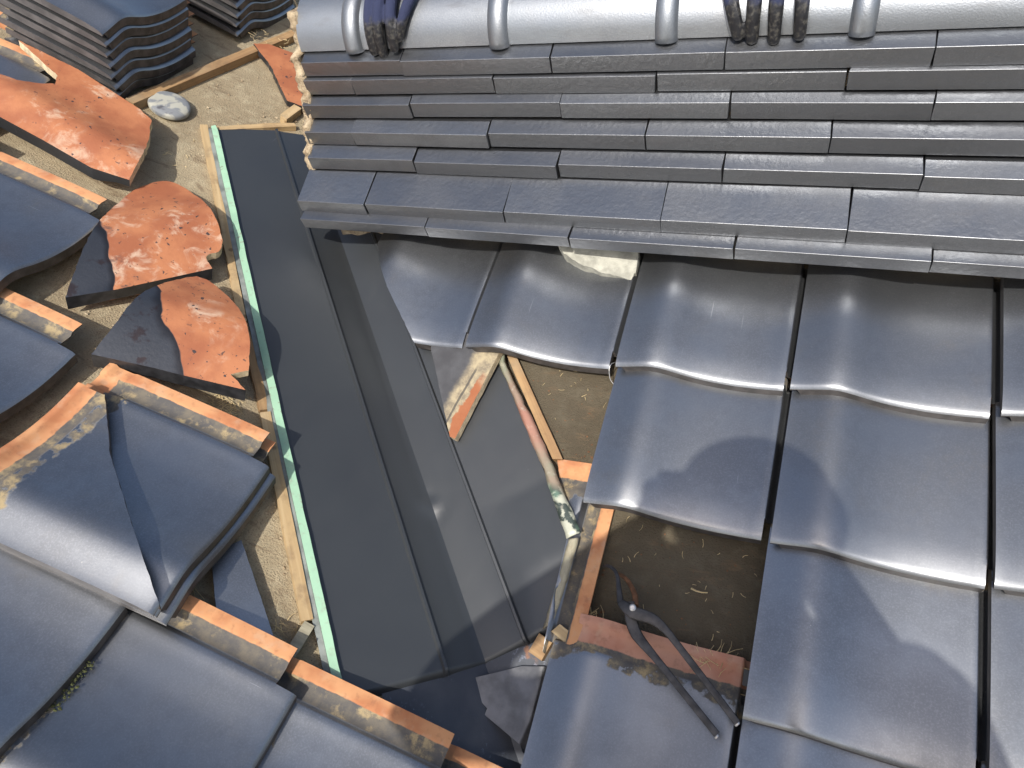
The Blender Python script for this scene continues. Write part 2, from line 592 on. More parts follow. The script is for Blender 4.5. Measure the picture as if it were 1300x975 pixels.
def prism_x(name, prof, x0, x1, bevel=0.0, jit=0.0, seg=1):
    """profile of (y, z) points swept along x"""
    bm = bmesh.new()
    n = len(prof)
    A = [bm.verts.new((x0 + random.uniform(-jit, jit), y, z)) for y, z in prof]
    B = [bm.verts.new((x1 + random.uniform(-jit, jit), y, z)) for y, z in prof]
    for i in range(n):
        j = (i + 1) % n
        bm.faces.new((A[i], A[j], B[j], B[i]))
    bm.faces.new(A[::-1])
    bm.faces.new(B)
    if bevel:
        bmesh.ops.bevel(bm, geom=list(bm.edges), offset=bevel, segments=seg, affect='EDGES', profile=0.6)
    return from_bm(name, bm)


def beam(name, p0, p1, up, width, height, mat, parent=None, bevel=0.0012, ends=(0, 0), lump=0.0, n=14):
    """a sawn stick from p0 to p1 (bottom centre line), with rough sides; own local frame along x"""
    p0, p1 = Vector(p0), Vector(p1)
    ex = (p1 - p0).normalized()
    ey = up.cross(ex).normalized()
    Lg = (p1 - p0).length
    bm = bmesh.new()
    ring = [(-width / 2, 0), (width / 2, 0), (width / 2, height), (-width / 2, height)]
    rows = []
    for k in range(n + 1):
        t = k / n
        r = []
        for q, (a, b) in enumerate(ring):
            e = ends[0] * (a / width) if k == 0 else (ends[1] * (a / width) if k == n else 0)
            d = noise.noise(Vector((t * Lg * 25, q * 7.3, Lg * 31))) * lump
            r.append(bm.verts.new((t * Lg + e, a + (d if a > 0 else -d), b + (d * 0.5 if b > 0 else 0))))
        rows.append(r)
    for k in range(n):
        for q in range(4):
            bm.faces.new((rows[k][q], rows[k][(q + 1) % 4], rows[k + 1][(q + 1) % 4], rows[k + 1][q]))
    bm.faces.new(rows[0][::-1])
    bm.faces.new(rows[n])
    if bevel:
        ed = [e for e in bm.edges if len(e.link_faces) == 2 and e.calc_face_angle(0) > 0.7]
        bmesh.ops.bevel(bm, geom=ed, offset=bevel, segments=1, affect='EDGES')
    return link(name, from_bm(name, bm), mat, parent, frame(p0, ex, ey))


def tube_bm(bm, pts, rads, seg=10, flat=1.0, up=None, cap=True, sq=1.0):
    def cs(k):
        c, q = math.cos(2 * math.pi * (k + 0.5) / seg), math.sin(2 * math.pi * (k + 0.5) / seg)
        return math.copysign(abs(c) ** sq, c), math.copysign(abs(q) ** sq, q)
    pts = [Vector(p) for p in pts]
    rows = []
    prev = None
    for i, p in enumerate(pts):
        d = (pts[min(i + 1, len(pts) - 1)] - pts[max(i - 1, 0)]).normalized()
        a = (prev if prev is not None else (up if up else Vector((0, 0, 1)) if abs(d.z) < 0.9 else Vector((1, 0, 0))))
        a = (a - d * a.dot(d)).normalized()
        prev = a
        b = d.cross(a)
        r = rads[i] if isinstance(rads, (list, tuple)) else rads
        rows.append([bm.verts.new(p + a * cs(k)[0] * r * flat + b * cs(k)[1] * r) for k in range(seg)])
    for i in range(len(rows) - 1):
        for k in range(seg):
            bm.faces.new((rows[i][k], rows[i][(k + 1) % seg], rows[i + 1][(k + 1) % seg], rows[i + 1][k]))
    if cap:
        bm.faces.new(rows[0][::-1])
        bm.faces.new(rows[-1])


def smooth_path(pts, sub=6):
    pts = [Vector(p) for p in pts]
    out = []
    for i in range(len(pts) - 1):
        p0, p1, p2, p3 = pts[max(i - 1, 0)], pts[i], pts[i + 1], pts[min(i + 2, len(pts) - 1)]
        for k in range(sub):
            t = k / sub
            out.append(0.5 * ((2 * p1) + (p2 - p0) * t + (2 * p0 - 5 * p1 + 4 * p2 - p3) * t * t + (3 * p1 - p0 - 3 * p2 + p3) * t ** 3))
    out.append(pts[-1])
    return out


# ------------------------------------------------------------ interlocking pan tile, local x across, y from front lip to head
PX = [0.000, 0.004, 0.022, 0.044, 0.056, 0.066, 0.082, 0.104, 0.130, 0.160, 0.190, 0.230, 0.2535, 0.2560, 0.259, 0.279, 0.283, 0.290, 0.305]
PZ = [0.0125, 0.0132, 0.0178, 0.0240, 0.0262, 0.0258, 0.0218, 0.0140, 0.0068, 0.0020, 0.0000, 0.0020, 0.0045, 0.0035, -0.0120, -0.0120, 0.0010, 0.0030, 0.0025]
# the tiles whose side lies open have a shallow, silted channel
PZ_S = PZ[:13] + [0.0040, -0.0005, -0.0015, 0.0030, 0.0042, 0.0035]


_px = np.array(PX)
_dx = np.diff(_px)
_pz = _m = None


def use_profile(pz):
    global _pz, _m, FZ
    _pz = np.array(pz)
    sl = np.diff(_pz) / _dx
    _m = np.zeros(len(PX))
    for i in range(1, len(PX) - 1):
        if sl[i - 1] * sl[i] > 0:
            _m[i] = 2 * sl[i - 1] * sl[i] / (sl[i - 1] + sl[i])
    _m[0], _m[-1] = sl[0], sl[-1]
    f = np.array([prof_raw(q) for q in FX])
    k = np.exp(-0.5 * (np.arange(-24, 25) / 9.0) ** 2)
    k /= k.sum()
    g = np.convolve(np.pad(f, 24, mode='edge'), k, 'valid')
    w = np.clip((FX - 0.006) / 0.010, 0, 1) * np.clip((0.246 - FX) / 0.012, 0, 1)
    FZ = f * (1 - w) + g * w


FX = np.linspace(0, 0.305, 611)
FZ = None


def prof_raw(x):
    x = min(max(x, 0.0), 0.305)
    i = min(int(np.searchsorted(_px, x, side='right')) - 1, len(PX) - 2)
    h = _dx[i]
    t = (x - _px[i]) / h
    return float((2 * t ** 3 - 3 * t ** 2 + 1) * _pz[i] + (t ** 3 - 2 * t ** 2 + t) * h * _m[i]
                 + (-2 * t ** 3 + 3 * t ** 2) * _pz[i + 1] + (t ** 3 - t ** 2) * h * _m[i + 1])


def prof(x):
    return float(np.interp(x, FX, FZ))


use_profile(PZ)
TH = 0.016


def front_drop(y):
    y = max(y, 0)
    d = 0.0035 * (1 - y / 0.15) ** 2 if y < 0.15 else 0
    return d + (0.0042 * (1 - y / 0.05) ** 2 if y < 0.05 else 0)


def tile_top(x, y):
    z = prof(x)
    z -= front_drop(y)
    if y < 0.007:
        z -= 0.0032 * (1 - max(y, 0) / 0.007) ** 2
    if y > 0.256:                      # head: a step down and a rim
        t = min((y - 0.256) / 0.010, 1)
        z -= 0.0035 * t * t * (3 - 2 * t)
        if y > 0.291:
            z += 0.0045 * min((y - 0.291) / 0.003, 1)
    return z


def tile_bot(x, y):
    z = prof(x) - TH
    z -= front_drop(y)
    if y < 0.03:
        z -= 0.0040 * (1 - max(y, 0) / 0.03)
    if x > 0.254:
        z = min(z, 0.0045 - TH) if x < 0.2575 else prof(x) - 0.005
    if x < 0.011:
        z = -0.0015 + 0.004 * x / 0.011
    return z


GX = sorted(set([q for q in PX if q < 0.005 or q > 0.25] + [round(0.010 + 0.0062 * k, 4) for k in range(39)]))
GY = [0.0012, 0.0028, 0.0048, 0.007, 0.012, 0.019, 0.028, 0.038, 0.05, 0.07, 0.11, 0.15, 0.19, 0.225, 0.248, 0.256, 0.259, 0.2625, 0.266, 0.28, 0.2905, 0.294, 0.30]


def slab(name, outline, top, bot, gx, gy, mats=None, rough=0.0, margin=0.0012, smooth_bottom=True):
    """a plate of any outline: points of the outline (x, y, material slot of the wall that starts there)"""
    # split long edges on the grid lines so the rim follows the surface
    pts = []
    n = len(outline)
    for i in range(n):
        x0, y0, s = outline[i]
        x1, y1, _ = outline[(i + 1) % n]
        ts = {0.0}
        for g in gx:
            if abs(x1 - x0) > 1e-6:
                t = (g - x0) / (x1 - x0)
                if 0.002 < t < 0.998:
                    ts.add(t)
        for g in gy:
            if abs(y1 - y0) > 1e-6:
                t = (g - y0) / (y1 - y0)
                if 0.002 < t < 0.998:
                    ts.add(t)
        last = -1
        ln = math.hypot(x1 - x0, y1 - y0)
        for t in sorted(ts):
            if t > 0 and (t - last) * ln < 0.0008:
                continue
            last = t
            x, y = x0 + t * (x1 - x0), y0 + t * (y1 - y0)
            if rough and t > 0 and s == 2:
                k = noise.noise(Vector((x * 90, y * 90, n))) * rough
                nx, ny = (y1 - y0) / ln, -(x1 - x0) / ln
                x, y = x + nx * k, y + ny * k
            pts.append((x, y, s))
    m = len(pts)
    poly = [Vector((p[0], p[1])) for p in pts]

    def inside(x, y):
        c = False
        j = m - 1
        for i in range(m):
            a, b = poly[i], poly[j]
            if (a.y > y) != (b.y > y) and x < (b.x - a.x) * (y - a.y) / (b.y - a.y) + a.x:
                c = not c
            j = i
        return c

    def near(x, y, d):
        for i in range(m):
            a, b = poly[i], poly[(i + 1) % m]
            ab = b - a
            t = max(0, min(1, ((x - a.x) * ab.x + (y - a.y) * ab.y) / max(ab.length_squared, 1e-12)))
            q = a + ab * t
            if (q.x - x) ** 2 + (q.y - y) ** 2 < d * d:
                return True
        return False
    vin = list(poly)
    for gx_ in gx:
        for gy_ in gy:
            if inside(gx_, gy_) and not near(gx_, gy_, margin):
                vin.append(Vector((gx_, gy_)))
    ed = [(i, (i + 1) % m) for i in range(m)]
    ov, oe, of, *_ = delaunay_2d_cdt(vin, ed, [], 1, 1e-6)
    fs = []
    for f in of:
        cx = sum(ov[i].x for i in f) / len(f)
        cy = sum(ov[i].y for i in f) / len(f)
        if inside(cx, cy):
            a, b, c = (ov[i] for i in f[:3])
            ar = (b.x - a.x) * (c.y - a.y) - (b.y - a.y) * (c.x - a.x)
            fs.append(list(f) if ar > 0 else list(f)[::-1])
    nv = len(ov)
    vs = [(p.x, p.y, top(p.x, p.y)) for p in ov] + [(p.x, p.y, bot(p.x, p.y)) for p in ov]
    faces = list(fs) + [[i + nv for i in f[::-1]] for f in fs]
    mi = [0] * len(fs) + [1 if mats and len(mats) > 1 else 0] * len(fs)
    sm = [True] * len(fs) + [True] * len(fs)
    area = sum(poly[i].x * poly[(i + 1) % m].y - poly[(i + 1) % m].x * poly[i].y for i in range(m))
    for i in range(m):
        j = (i + 1) % m
        a, b = (poly[i], poly[j]) if area > 0 else (poly[j], poly[i])
        k = len(vs)
        za, zb = top(a.x, a.y), top(b.x, b.y)
        vs += [(a.x, a.y, bot(a.x, a.y)), (b.x, b.y, bot(b.x, b.y)), (b.x, b.y, zb), (a.x, a.y, za)]
        faces.append([k, k + 1, k + 2, k + 3])
        mi.append(pts[i][2] if mats and len(mats) > pts[i][2] else 0)
        sm.append(False)
    me = bpy.data.meshes.new(name)
    me.from_pydata(vs, [], faces)
    me.polygons.foreach_set('use_smooth', sm)
    me.polygons.foreach_set('material_index', mi)
    me.update()
    if mats:
        for q in mats:
            me.materials.append(q)
    return me


FULL = [(0, 0, 1), (0.2545, 0, 1), (0.2545, 0.030, 1), (0.305, 0.030, 0), (0.305, 0.305, 0), (0.030, 0.305, 0), (0.030, 0.262, 0), (0, 0.262, 2)]
TILE = slab('pan_tile', FULL, tile_top, tile_bot, GX, GY, [M['tile'], M['tile_edge'], M['tile_flank']])
use_profile(PZ_S)
TILE_S = slab('pan_tile_side', FULL, tile_top, tile_bot, GX, GY, [M['tile_side'], M['tile_edge'], M['tile_flank']])
use_profile(PZ)
TILT = math.radians(6.7)
H0 = 0.053
WID = 0.265


def right_pose(x0, s, w=H0, rz=0.0, tilt=TILT):
    return MR @ TR((x0, s, w)) @ ROT(rz, 4, 'Z') @ ROT(-tilt, 4, 'X')


def left_pose(u, v0, w=H0, rz=0.0, tilt=TILT):
    return ML @ TR((u, v0, w)) @ ROT(math.pi / 2 + rz, 4, 'Z') @ ROT(-tilt, 4, 'X')


# ============================================================ SETTING
def deck(name, fr, poly, felt):
    me = slab(name, [(a, b, 0) for a, b in poly],
              lambda a, b: 0.0, lambda a, b: -0.03, [], [], [M[felt]])
    o = link(name, me, None, None, fr)
    return struct(o)


TL, TRr = math.tan(PL), math.tan(PR)


def valley_on_L(Y):           # u at which the valley is for a given Y
    X = -Y * TRr / TL
    return X / cL


def valley_on_R(X):
    return (-X * TL / TRr) / cR


RIDGE_Y = 0.46
RIDGE_S = RIDGE_Y / cR
roof_left = deck('roof_slope_left', ML, [(-3.2, -2.0), (valley_on_L(-2.0), -2.0), (valley_on_L(RIDGE_Y), RIDGE_Y),
                                         (-0.2 + valley_on_L(0), 1.5), (-0.2, 2.6), (-3.2, 2.6)], 'felt')
# the strip of the left slope behind the ridge passes under the small roof
roof_right = deck('roof_slope_right', MR, [(2.6, -1.9), (2.6, RIDGE_S), (-RIDGE_Y * TRr / TL, RIDGE_S), (0.0, 0.0), (1.9 * cR * TRr / TL, -1.9)], 'felt_dark')
bm = bmesh.new()
zr = RIDGE_Y * TRr
q = [bm.verts.new(p) for p in ((-0.45, RIDGE_Y, zr - 0.002), (2.6, RIDGE_Y, zr - 0.002), (2.6, 2.4, zr - 1.94 * TRr), (-0.45, 2.4, zr - 1.94 * TRr),)]
bm.faces.new(q)
back = struct(link('roof_slope_back', from_bm('roof_slope_back', bm), M['felt']))
bm = bmesh.new()
q = [bm.verts.new((x, y, -3.6)) for x, y in ((-300, -300), (300, -300), (300, 300), (-300, 300))]
bm.faces.new(q)
struct(link('ground', from_bm('ground', bm), M['ground']))
# house walls below the eaves, so the roofs do not float
bm = bmesh.new()
for (x0, x1, y0, y1, zt) in ((-2.6, -0.35, -1.7, 2.4, -0.15), (-0.5, 2.3, -1.3, 2.1, -0.75)):
    r = bmesh.ops.create_cube(bm, size=1)
    for vv in r['verts']:
        vv.co = Vector((x0 + (vv.co.x + .5) * (x1 - x0), y0 + (vv.co.y + .5) * (y1 - y0), -3.6 + (vv.co.z + .5) * (zt + 3.6)))
struct(link('house_wall', from_bm('house_wall', bm), M['wall']))

# felt laps and cracks on the sunny patch: a thin lifted lap edge, its shadow line put in as dark colour
lap = beam('felt_lap_shadow_line', LP(-0.74, 0.565, 0.0005), LP(-0.585, 0.505, 0.0005), LP(0, 0, 1) - LP(0, 0, 0), 0.0022, 0.0030, M['felt_dark'], roof_left)

# ------------------------------------------------------------ laid tiles of the right slope
S0 = 0.321
ROW = 0.229
X0 = 0.139
for i, j in ((0, 1), (1, 1), (2, 1), (3, 1), (1, 2), (2, 2), (3, 2), (2, 3), (3, 3), (1, 4), (2, 4), (3, 4), (1, 5), (2, 5), (3, 5),
             *[(q, r) for q in (4, 5, 6, 7) for r in (1, 2, 3, 4, 5)]):
    t = link('roof_tile', TILE, None, roof_right,
             MR.inverted() @ right_pose(X0 + WID * i + random.uniform(-.0015, .0015), S0 - ROW * j + random.uniform(-.002, .002),
                                        H0 + random.uniform(-.001, .001), math.radians(random.uniform(-.35, .35))))


def cut_tile(name, parent, pose, poly, inv, slots=(M['tile'], M['tile_edge'], M['cutedge']), rough=0.0):
    me = slab(name, poly, tile_top, tile_bot, GX, GY, list(slots), rough)
    return link(name, me, None, parent, inv @ pose if inv else pose)


# valley-cut tile under the ridge end (column -1, row 1)
cut_tile('cut_roof_tile', roof_right, right_pose(X0 - WID, S0 - ROW, H0),
         [(0.158, 0, 1), (0.2545, 0, 1), (0.2545, 0.03, 1), (0.305, 0.03, 0), (0.305, 0.262, 0), (0.008, 0.262, 0), (0.004, 0.200, 2), (0.034, 0.150, 2),
          (0.075, 0.094, 2), (0.118, 0.045, 2)], MR.inverted(), rough=0.0012)
# row 3 column 0: only its right hand strip shows beside the sheet
cut_tile('cut_roof_tile', roof_right, right_pose(X0, S0 - 3 * ROW, H0 - .010),
         [(0.2545, 0.012, 2), (0.2545, 0.030, 0), (0.305, 0.030, 0), (0.305, 0.305, 0), (0.195, 0.305, 2), (0.215, 0.25, 2), (0.246, 0.19, 2), (0.249, 0.10, 2)],
         MR.inverted(), (M['tile_side'], M['tile_side'], M['cutedge']), rough=0.001)
# row 4 column 0: cut along the valley, over the old sheet
cut_tile('cut_roof_tile', roof_right, right_pose(X0, S0 - 4 * ROW, H0 - .020),
         [(0.305, 0.03, 0), (0.305, 0.235, 0), (0.22, 0.215, 2), (0.160, 0.183, 2), (0.143, 0.171, 2), (0.188, 0.147, 2), (0.187, 0.138, 2), (0.250, 0.116, 2), (0.3, 0.05, 2)],
         MR.inverted(), (M['oldtile'], M['oldtile'], M['oldtile']))

# ------------------------------------------------------------ laid tiles of the left slope
for (u, v0, w) in ((-0.125, -0.785, H0), (0.122, -0.783, H0), (0.364, -0.785, H0), (0.606, -0.785, H0 - .012), (-0.372, -0.785, H0),
                   (-0.13, -1.05, H0), (0.115, -1.05, H0), (-0.37, -1.05, H0), (0.36, -1.05, H0),
                   (-0.440, -0.503, H0), (-0.675, -0.505, H0), (-0.602, -0.252, H0), (-0.842, -0.252, H0), (-0.935, 0.012, H0 - .004), (-1.175, 0.012, H0),
                   (-1.08, -0.252, H0), (-0.915, -0.505, H0)):
    link('roof_tile', TILE_S, None, roof_left, ML.inverted() @ left_pose(u, v0, w, math.radians(random.uniform(-.5, .5))))

# ============================================================ VALLEY SHEET
UPL = LP(0, 0, 1)
UPR = RP(0, 0, 1)
valley = empty('valley_flashing', 'new charcoal sheet metal valley flashing with folded mint green edge', 'flashing')
vdir = Vector((1, -TL / TRr, -TL)).normalized()           # down the valley
aL = UPL.cross(vdir).normalized()                         # in the left slope, away from the valley
if aL.x > 0:
    aL = -aL
aR = UPR.cross(vdir).normalized()
if aR.x < 0:
    aR = -aR


def vt(P):                       # distance down the valley of a world point
    return Vector(P).dot(vdir)


t_top = vt(LP(-0.65, 0.41, 0.01))
T_CREASE_B = vt(RP(0.303, -0.398, 0.0))


def off_L(u, v, w):
    return (LP(u, v, w)).dot(aL)


dS1 = off_L(0.044, -0.138, 0.0)
dG = off_L(-0.146 + .018, -0.153, 0.0)
dS2 = RP(0.144, -0.07, 0).dot(aR)
dRE = RP(0.30, -0.062, 0).dot(aR)
# cross-section: (offset, height) on the left (negative) and right
xs = []


def sec(side, d, h):
    xs.append((side, d, h))


RIBH = 0.0045
sec(-1, dG, 0.0125)
for f in (0.8, 0.6, 0.4, 0.2):
    sec(-1, dS1 + (dG - dS1) * f, 0.0125)
sec(-1, dS1 + 0.0055, 0.0130)
sec(-1, dS1 + 0.0030, 0.0130 + RIBH)
sec(-1, dS1 - 0.0010, 0.0130 + RIBH)
sec(-1, dS1 - 0.0030, 0.0120)
for f in (0.75, 0.5, 0.35, 0.22, 0.1):
    sec(-1, dS1 * f, 0.003 + 0.008 * f)
sec(-1, 0.0, 0.004)
for f in (0.1, 0.22, 0.35, 0.5, 0.75):
    sec(1, dS2 * f, 0.003 + 0.008 * f)
sec(1, dS2 - 0.0030, 0.0120)
sec(1, dS2 - 0.0010, 0.0130 + RIBH)
sec(1, dS2 + 0.0030, 0.0130 + RIBH)
sec(1, dS2 + 0.0055, 0.0130)
NR = len(xs)
for f in (0.25, 0.5, 0.75, 1.0):
    sec(1, dS2 + (dRE - dS2) * f, 0.0135)

# lower end follows the cut seen at the foot of the sheet
tb = {-1: [(0.0, T_CREASE_B), (dS1, vt(LP(0.289, -0.410, .013))), (dG, vt(LP(0.289, -0.410, .013)) + (vt(LP(0.219, -0.47, .013)) - vt(LP(0.289, -0.410, .013))) * (dG - dS1) / (off_L(0.219, -0.47, 0) - dS1))],
      1: [(0.0, T_CREASE_B), (dS2, vt(RP(0.359, -0.352, .013))), (dRE, vt(RP(0.388, -0.325, .013)))]}


def foot(side, d):
    p = tb[side]
    for (a, ta), (b, t2) in zip(p, p[1:]):
        if d <= b:
            return ta + (t2 - ta) * (d - a) / (b - a)
    return p[-1][1] + (p[-1][1] - p[-2][1]) * (d - p[-1][0]) / (p[-1][0] - p[-2][0])


DENT = RP(0.140, -0.184, 0.004)
NT = 150


def redge(t):
    """how far the right flange reaches at distance t down the valley"""
    P = [(vt(RP(x, s, .015)), RP(x, s, .015).dot(aR)) for x, s in
         ((-0.25, 0.70), (0.195, 0.103), (0.234, 0.029), (0.273, -0.024), (0.321, -0.091), (0.352, -0.136), (0.389, -0.187), (0.391, -0.222), (0.388, -0.27), (0.386, -0.322))]
    for (a, ra), (b, rb) in zip(P, P[1:]):
        if t <= b:
            return ra + (rb - ra) * (t - a) / (b - a)
    return P[-1][1]


def sheet_pt(side, d, h, t, k):
    a, up = (aL, UPL) if side < 0 else (aR, UPR)
    if side > 0 and k >= NR:
        full = redge(t)
        d = dS2 + 0.0055 + (full - dS2 - 0.0055) * (d - dS2) / (dRE - dS2)
        h += 0.012 * max(0, min(1, (t - vt(RP(0.33, -0.1, 0))) / 0.12)) * max(0, min(1, (d - dS2) / 0.05))
    if side < 0 and d > dS1 + 0.006:
        d = dS1 + 0.0055 + (dG - 0.004 + 0.019 * (t - t_top) / 1.2 + 0.003 - dS1) * (d - dS1 - 0.0055) / (dG - dS1 - 0.0055)
    h += 0.0010 * noise.noise(Vector((d * 9 * side, t * 6, 2.2)))
    # foot turned down
    ft = foot(side, d)
    if t > ft - 0.012:
        h -= 0.010 * ((t - ft + 0.012) / 0.012) ** 2
    p = vdir * t + a * d + up * h
    r = (p - DENT).length
    p += (UPL + UPR).normalized() * (0.0042 * math.exp(-(r / 0.016) ** 2) - 0.0016 * math.exp(-((r - 0.022) / 0.009) ** 2) * (1 if side > 0 else 0.2))
    return p


vs, fs = [], []
tt = [i / NT for i in range(NT - 6)] + [1 - 0.012 / 1.2 * (1 - k / 6) for k in range(0, 7)]
for f in tt:
    for k, (side, d, h) in enumerate(xs):
        dd = d
        if side > 0 and k >= NR:
            dd = min(d, dRE)
        t = t_top + f * (foot(side, dd) - t_top)
        vs.append(sheet_pt(side, d, h, t, k))
nc = len(xs)
for i in range(len(tt) - 1):
    for k in range(nc - 1):
        fs.append((i * nc + k, (i + 1) * nc + k, (i + 1) * nc + k + 1, i * nc + k + 1))
me = mesh('sheet', vs, fs, True)
sh = link('sheet', me, M['sheet'], valley)
md = sh.modifiers.new('gauge', 'SOLIDIFY')
md.thickness = 0.0009
md.offset = -1
es = sh.modifiers.new('crisp', 'EDGE_SPLIT')
es.split_angle = math.radians(14)
# folded edge: the mint painted back turned up and over along the left side
vs, fs = [], []
NG = 60


def dGt(t):
    f = (t - t_top) / 1.2
    return dG - 0.007 + 0.019 * f


tg0, tg1 = t_top, vt(LP(0.165, -0.478, 0.02))
for i in range(NG + 1):
    f = i / NG
    t = tg0 + f * (tg1 - tg0)
    wv = 0.0012 * noise.noise(Vector((t * 22, 5, 0)))
    tip = 1.0 if i > 0 else 0.5
    for (dd, h) in ((0.004, 0.0128), (0.0055, 0.0150), (0.0060, 0.0175), (-0.0060 * tip + wv, 0.0205), (-0.0066 * tip + wv, 0.0196), (0.004, 0.0162), (0.003, 0.0135)):
        vs.append(vdir * t + aL * (dGt(t) + 0.006 + dd) + UPL * h)
n7 = 7
for i in range(NG):
    for k in range(n7 - 1):
        fs.append((i * n7 + k, i * n7 + k + 1, (i + 1) * n7 + k + 1, (i + 1) * n7 + k))
link('folded_edge', mesh('folded_edge', vs, fs, False), M['mint'], valley)
# dark turned-up upstand on the outer side of the fold
vs, fs = [], []
for i in range(NG + 1):
    t = tg0 + i / NG * (tg1 + 0.02 - tg0)
    wv = 0.0022 * noise.noise(Vector((t * 16, 9, 0)))
    for (dd, h) in ((0.008, 0.0015), (0.016 + wv, 0.0025), (0.017 + wv, 0.010), (0.0085, 0.0120)):
        vs.append(vdir * t + aL * (dGt(t) + 0.003 + dd) + UPL * h)
for i in range(NG):
    for k in range(3):
        fs.append((i * 4 + k, i * 4 + k + 1, (i + 1) * 4 + k + 1, (i + 1) * 4 + k))
link('under_fold', mesh('under_fold', vs, fs, False), M['foldback'], valley)

# older sheet that carries on down the valley
oldv = empty('old_valley_flashing', 'old dark blue speckled valley sheet showing below the new flashing', 'flashing')
vs, fs = [], []
for i in range(25):
    t = T_CREASE_B - 0.16 + i / 24 * 0.95
    for (sd, d, h) in ((-1, 0.16, 0.004), (-1, 0.08, 0.004), (-1, 0.0, 0.0005), (1, 0.06, 0.004), (1, 0.12, 0.004)):
        a, up = (aL, UPL) if sd < 0 else (aR, UPR)
        vs.append(vdir * t + a * d + up * h)
for i in range(24):
    for k in range(4):
        fs.append((i * 5 + k, (i + 1) * 5 + k, (i + 1) * 5 + k + 1, i * 5 + k + 1))
link('sheet', mesh('old_sheet', vs, fs), M['oldsheet'], oldv)


# ------------------------------------------------------------ old strips on the right edge of the sheet
def ribbon(name, left, right, w, mat, lab, cat, th=0.0012, crown=0.003):
    n = 40

    def at(P, f):
        L_ = [0]
        for a, b in zip(P, P[1:]):
            L_.append(L_[-1] + math.hypot(b[0] - a[0], b[1] - a[1]))
        d = f * L_[-1]
        for i in range(len(P) - 1):
            if d <= L_[i + 1] + 1e-9:
                t = (d - L_[i]) / (L_[i + 1] - L_[i])
                return (P[i][0] + t * (P[i + 1][0] - P[i][0]), P[i][1] + t * (P[i + 1][1] - P[i][1]))
        return P[-1]
    vs, fs = [], []
    for i in range(n + 1):
        f = i / n
        a, b = at(left, f), at(right, f)
        for k, g in enumerate((0, 0.3, 0.7, 1)):
            x, s = a[0] + g * (b[0] - a[0]), a[1] + g * (b[1] - a[1])
            j = 0.0018 * noise.noise(Vector((f * 14, k * 3.1, len(left))))
            h = w(f) + (crown if k in (1, 2) else 0) + j
            vs.append((x + j, s + j, h))
    for i in range(n):
        for k in range(3):
            fs.append((i * 4 + k, i * 4 + k + 1, (i + 1) * 4 + k + 1, (i + 1) * 4 + k))
    o = link(name, mesh(name, vs, fs, True), mat, None, MR)
    m = o.modifiers.new('gauge', 'SOLIDIFY')
    m.thickness = th
    return tag(o, lab, cat)


ribbon('flashing_strip', [(0.188, 0.110), (0.193, 0.082), (0.236, 0.027), (0.274, -0.026), (0.321, -0.087), (0.343, -0.122), (0.387, -0.190)],
       [(0.195, 0.118), (0.199, 0.094), (0.241, 0.038), (0.283, -0.011), (0.329, -0.070), (0.374, -0.134), (0.407, -0.176)],
       lambda f: 0.020 + 0.012 * f, M['patina'], 'crumpled old copper strip with green patina and red stains beside the sheet', 'metal strip')
ribbon('edge_strip', [(0.3905, -0.190), (0.388, -0.26), (0.3845, -0.324)], [(0.404, -0.184), (0.402, -0.25), (0.395, -0.312)],
       lambda f: 0.030, M['wood_grey'], 'narrow grey green strip along the lower right edge of the sheet', 'metal strip', 0.002, 0.002)

# ============================================================ BATTENS AND WOOD
VL = aL * 1.0


def Lbeam(name, a, b, wd_, ht, mat, lab, w0=0.0005, lump=0.0008, ends=(0, 0), group=None):
    o = beam(name, LP(a[0], a[1], w0), LP(b[0], b[1], w0), UPL, wd_, ht, mat, None, 0.001, ends, lump)
    return tag(o, lab, 'batten', group)


Lbeam('wooden_batten', (-0.681, 0.399), (-0.300, -0.0175), 0.014, 0.010, M['batten'], 'rough pale wooden batten along the upper half of the green edge', lump=0.003)
Lbeam('wooden_batten', (-0.297, -0.021), (-0.165, -0.157), 0.014, 0.010, M['batten_old'], 'short darker wooden batten beside the broken tile with a black rim', lump=0.003)
Lbeam('wooden_batten', (-0.160, -0.162), (0.082, -0.427), 0.017, 0.013, M['batten'], 'straight pale wooden batten along the lower half of the green edge', lump=0.0012)
Lbeam('wooden_batten', (0.087, -0.430), (0.086, -0.488), 0.016, 0.014, M['wood_grey'], 'short grey wooden stick at the foot of the pale batten')
Lbeam('wooden_batten', (-0.82, 0.345), (-0.742, 0.955), 0.022, 0.020, M['batten_old'], 'long brown wooden batten running past the stacked tiles', lump=0.0012)
Lbeam('wooden_batten', (-0.655, 0.405), (-0.545, 0.545), 0.012, 0.012, M['batten'], 'thin wooden lath across the head of the metal sheet', lump=0.003)
Lbeam('wood_block', (-0.573, 0.540), (-0.573, 0.600), 0.020, 0.020, M['batten'], 'small sawn wood block beside the broken end of the ridge', ends=(0.006, 0))
o = beam('wooden_batten', RP(0.200, 0.115, 0.0005), RP(0.337, -0.066, 0.0005), UPR, 0.015, 0.016, M['batten_old'], None, 0.001, (0, 0.008), 0.0006)
tag(o, 'orange brown wooden batten beside the patina strip in the tile gap', 'batten')
o = beam('wood_block', RP(0.402, -0.318, 0.02), RP(0.424, -0.328, 0.02), UPR, 0.016, 0.014, M['batten'], None, 0.001, (0.004, -0.006), 0.002)
tag(o, 'splintered pale wood tip at the lower right corner of the sheet', 'wood block')
o = beam('wood_block', RP(0.372, -0.345, 0.006), RP(0.394, -0.352, 0.006), UPR, 0.03, 0.014, M['batten_old'], None, 0.001)
tag(o, 'small dark wood block under the foot of the metal sheet', 'wood block')


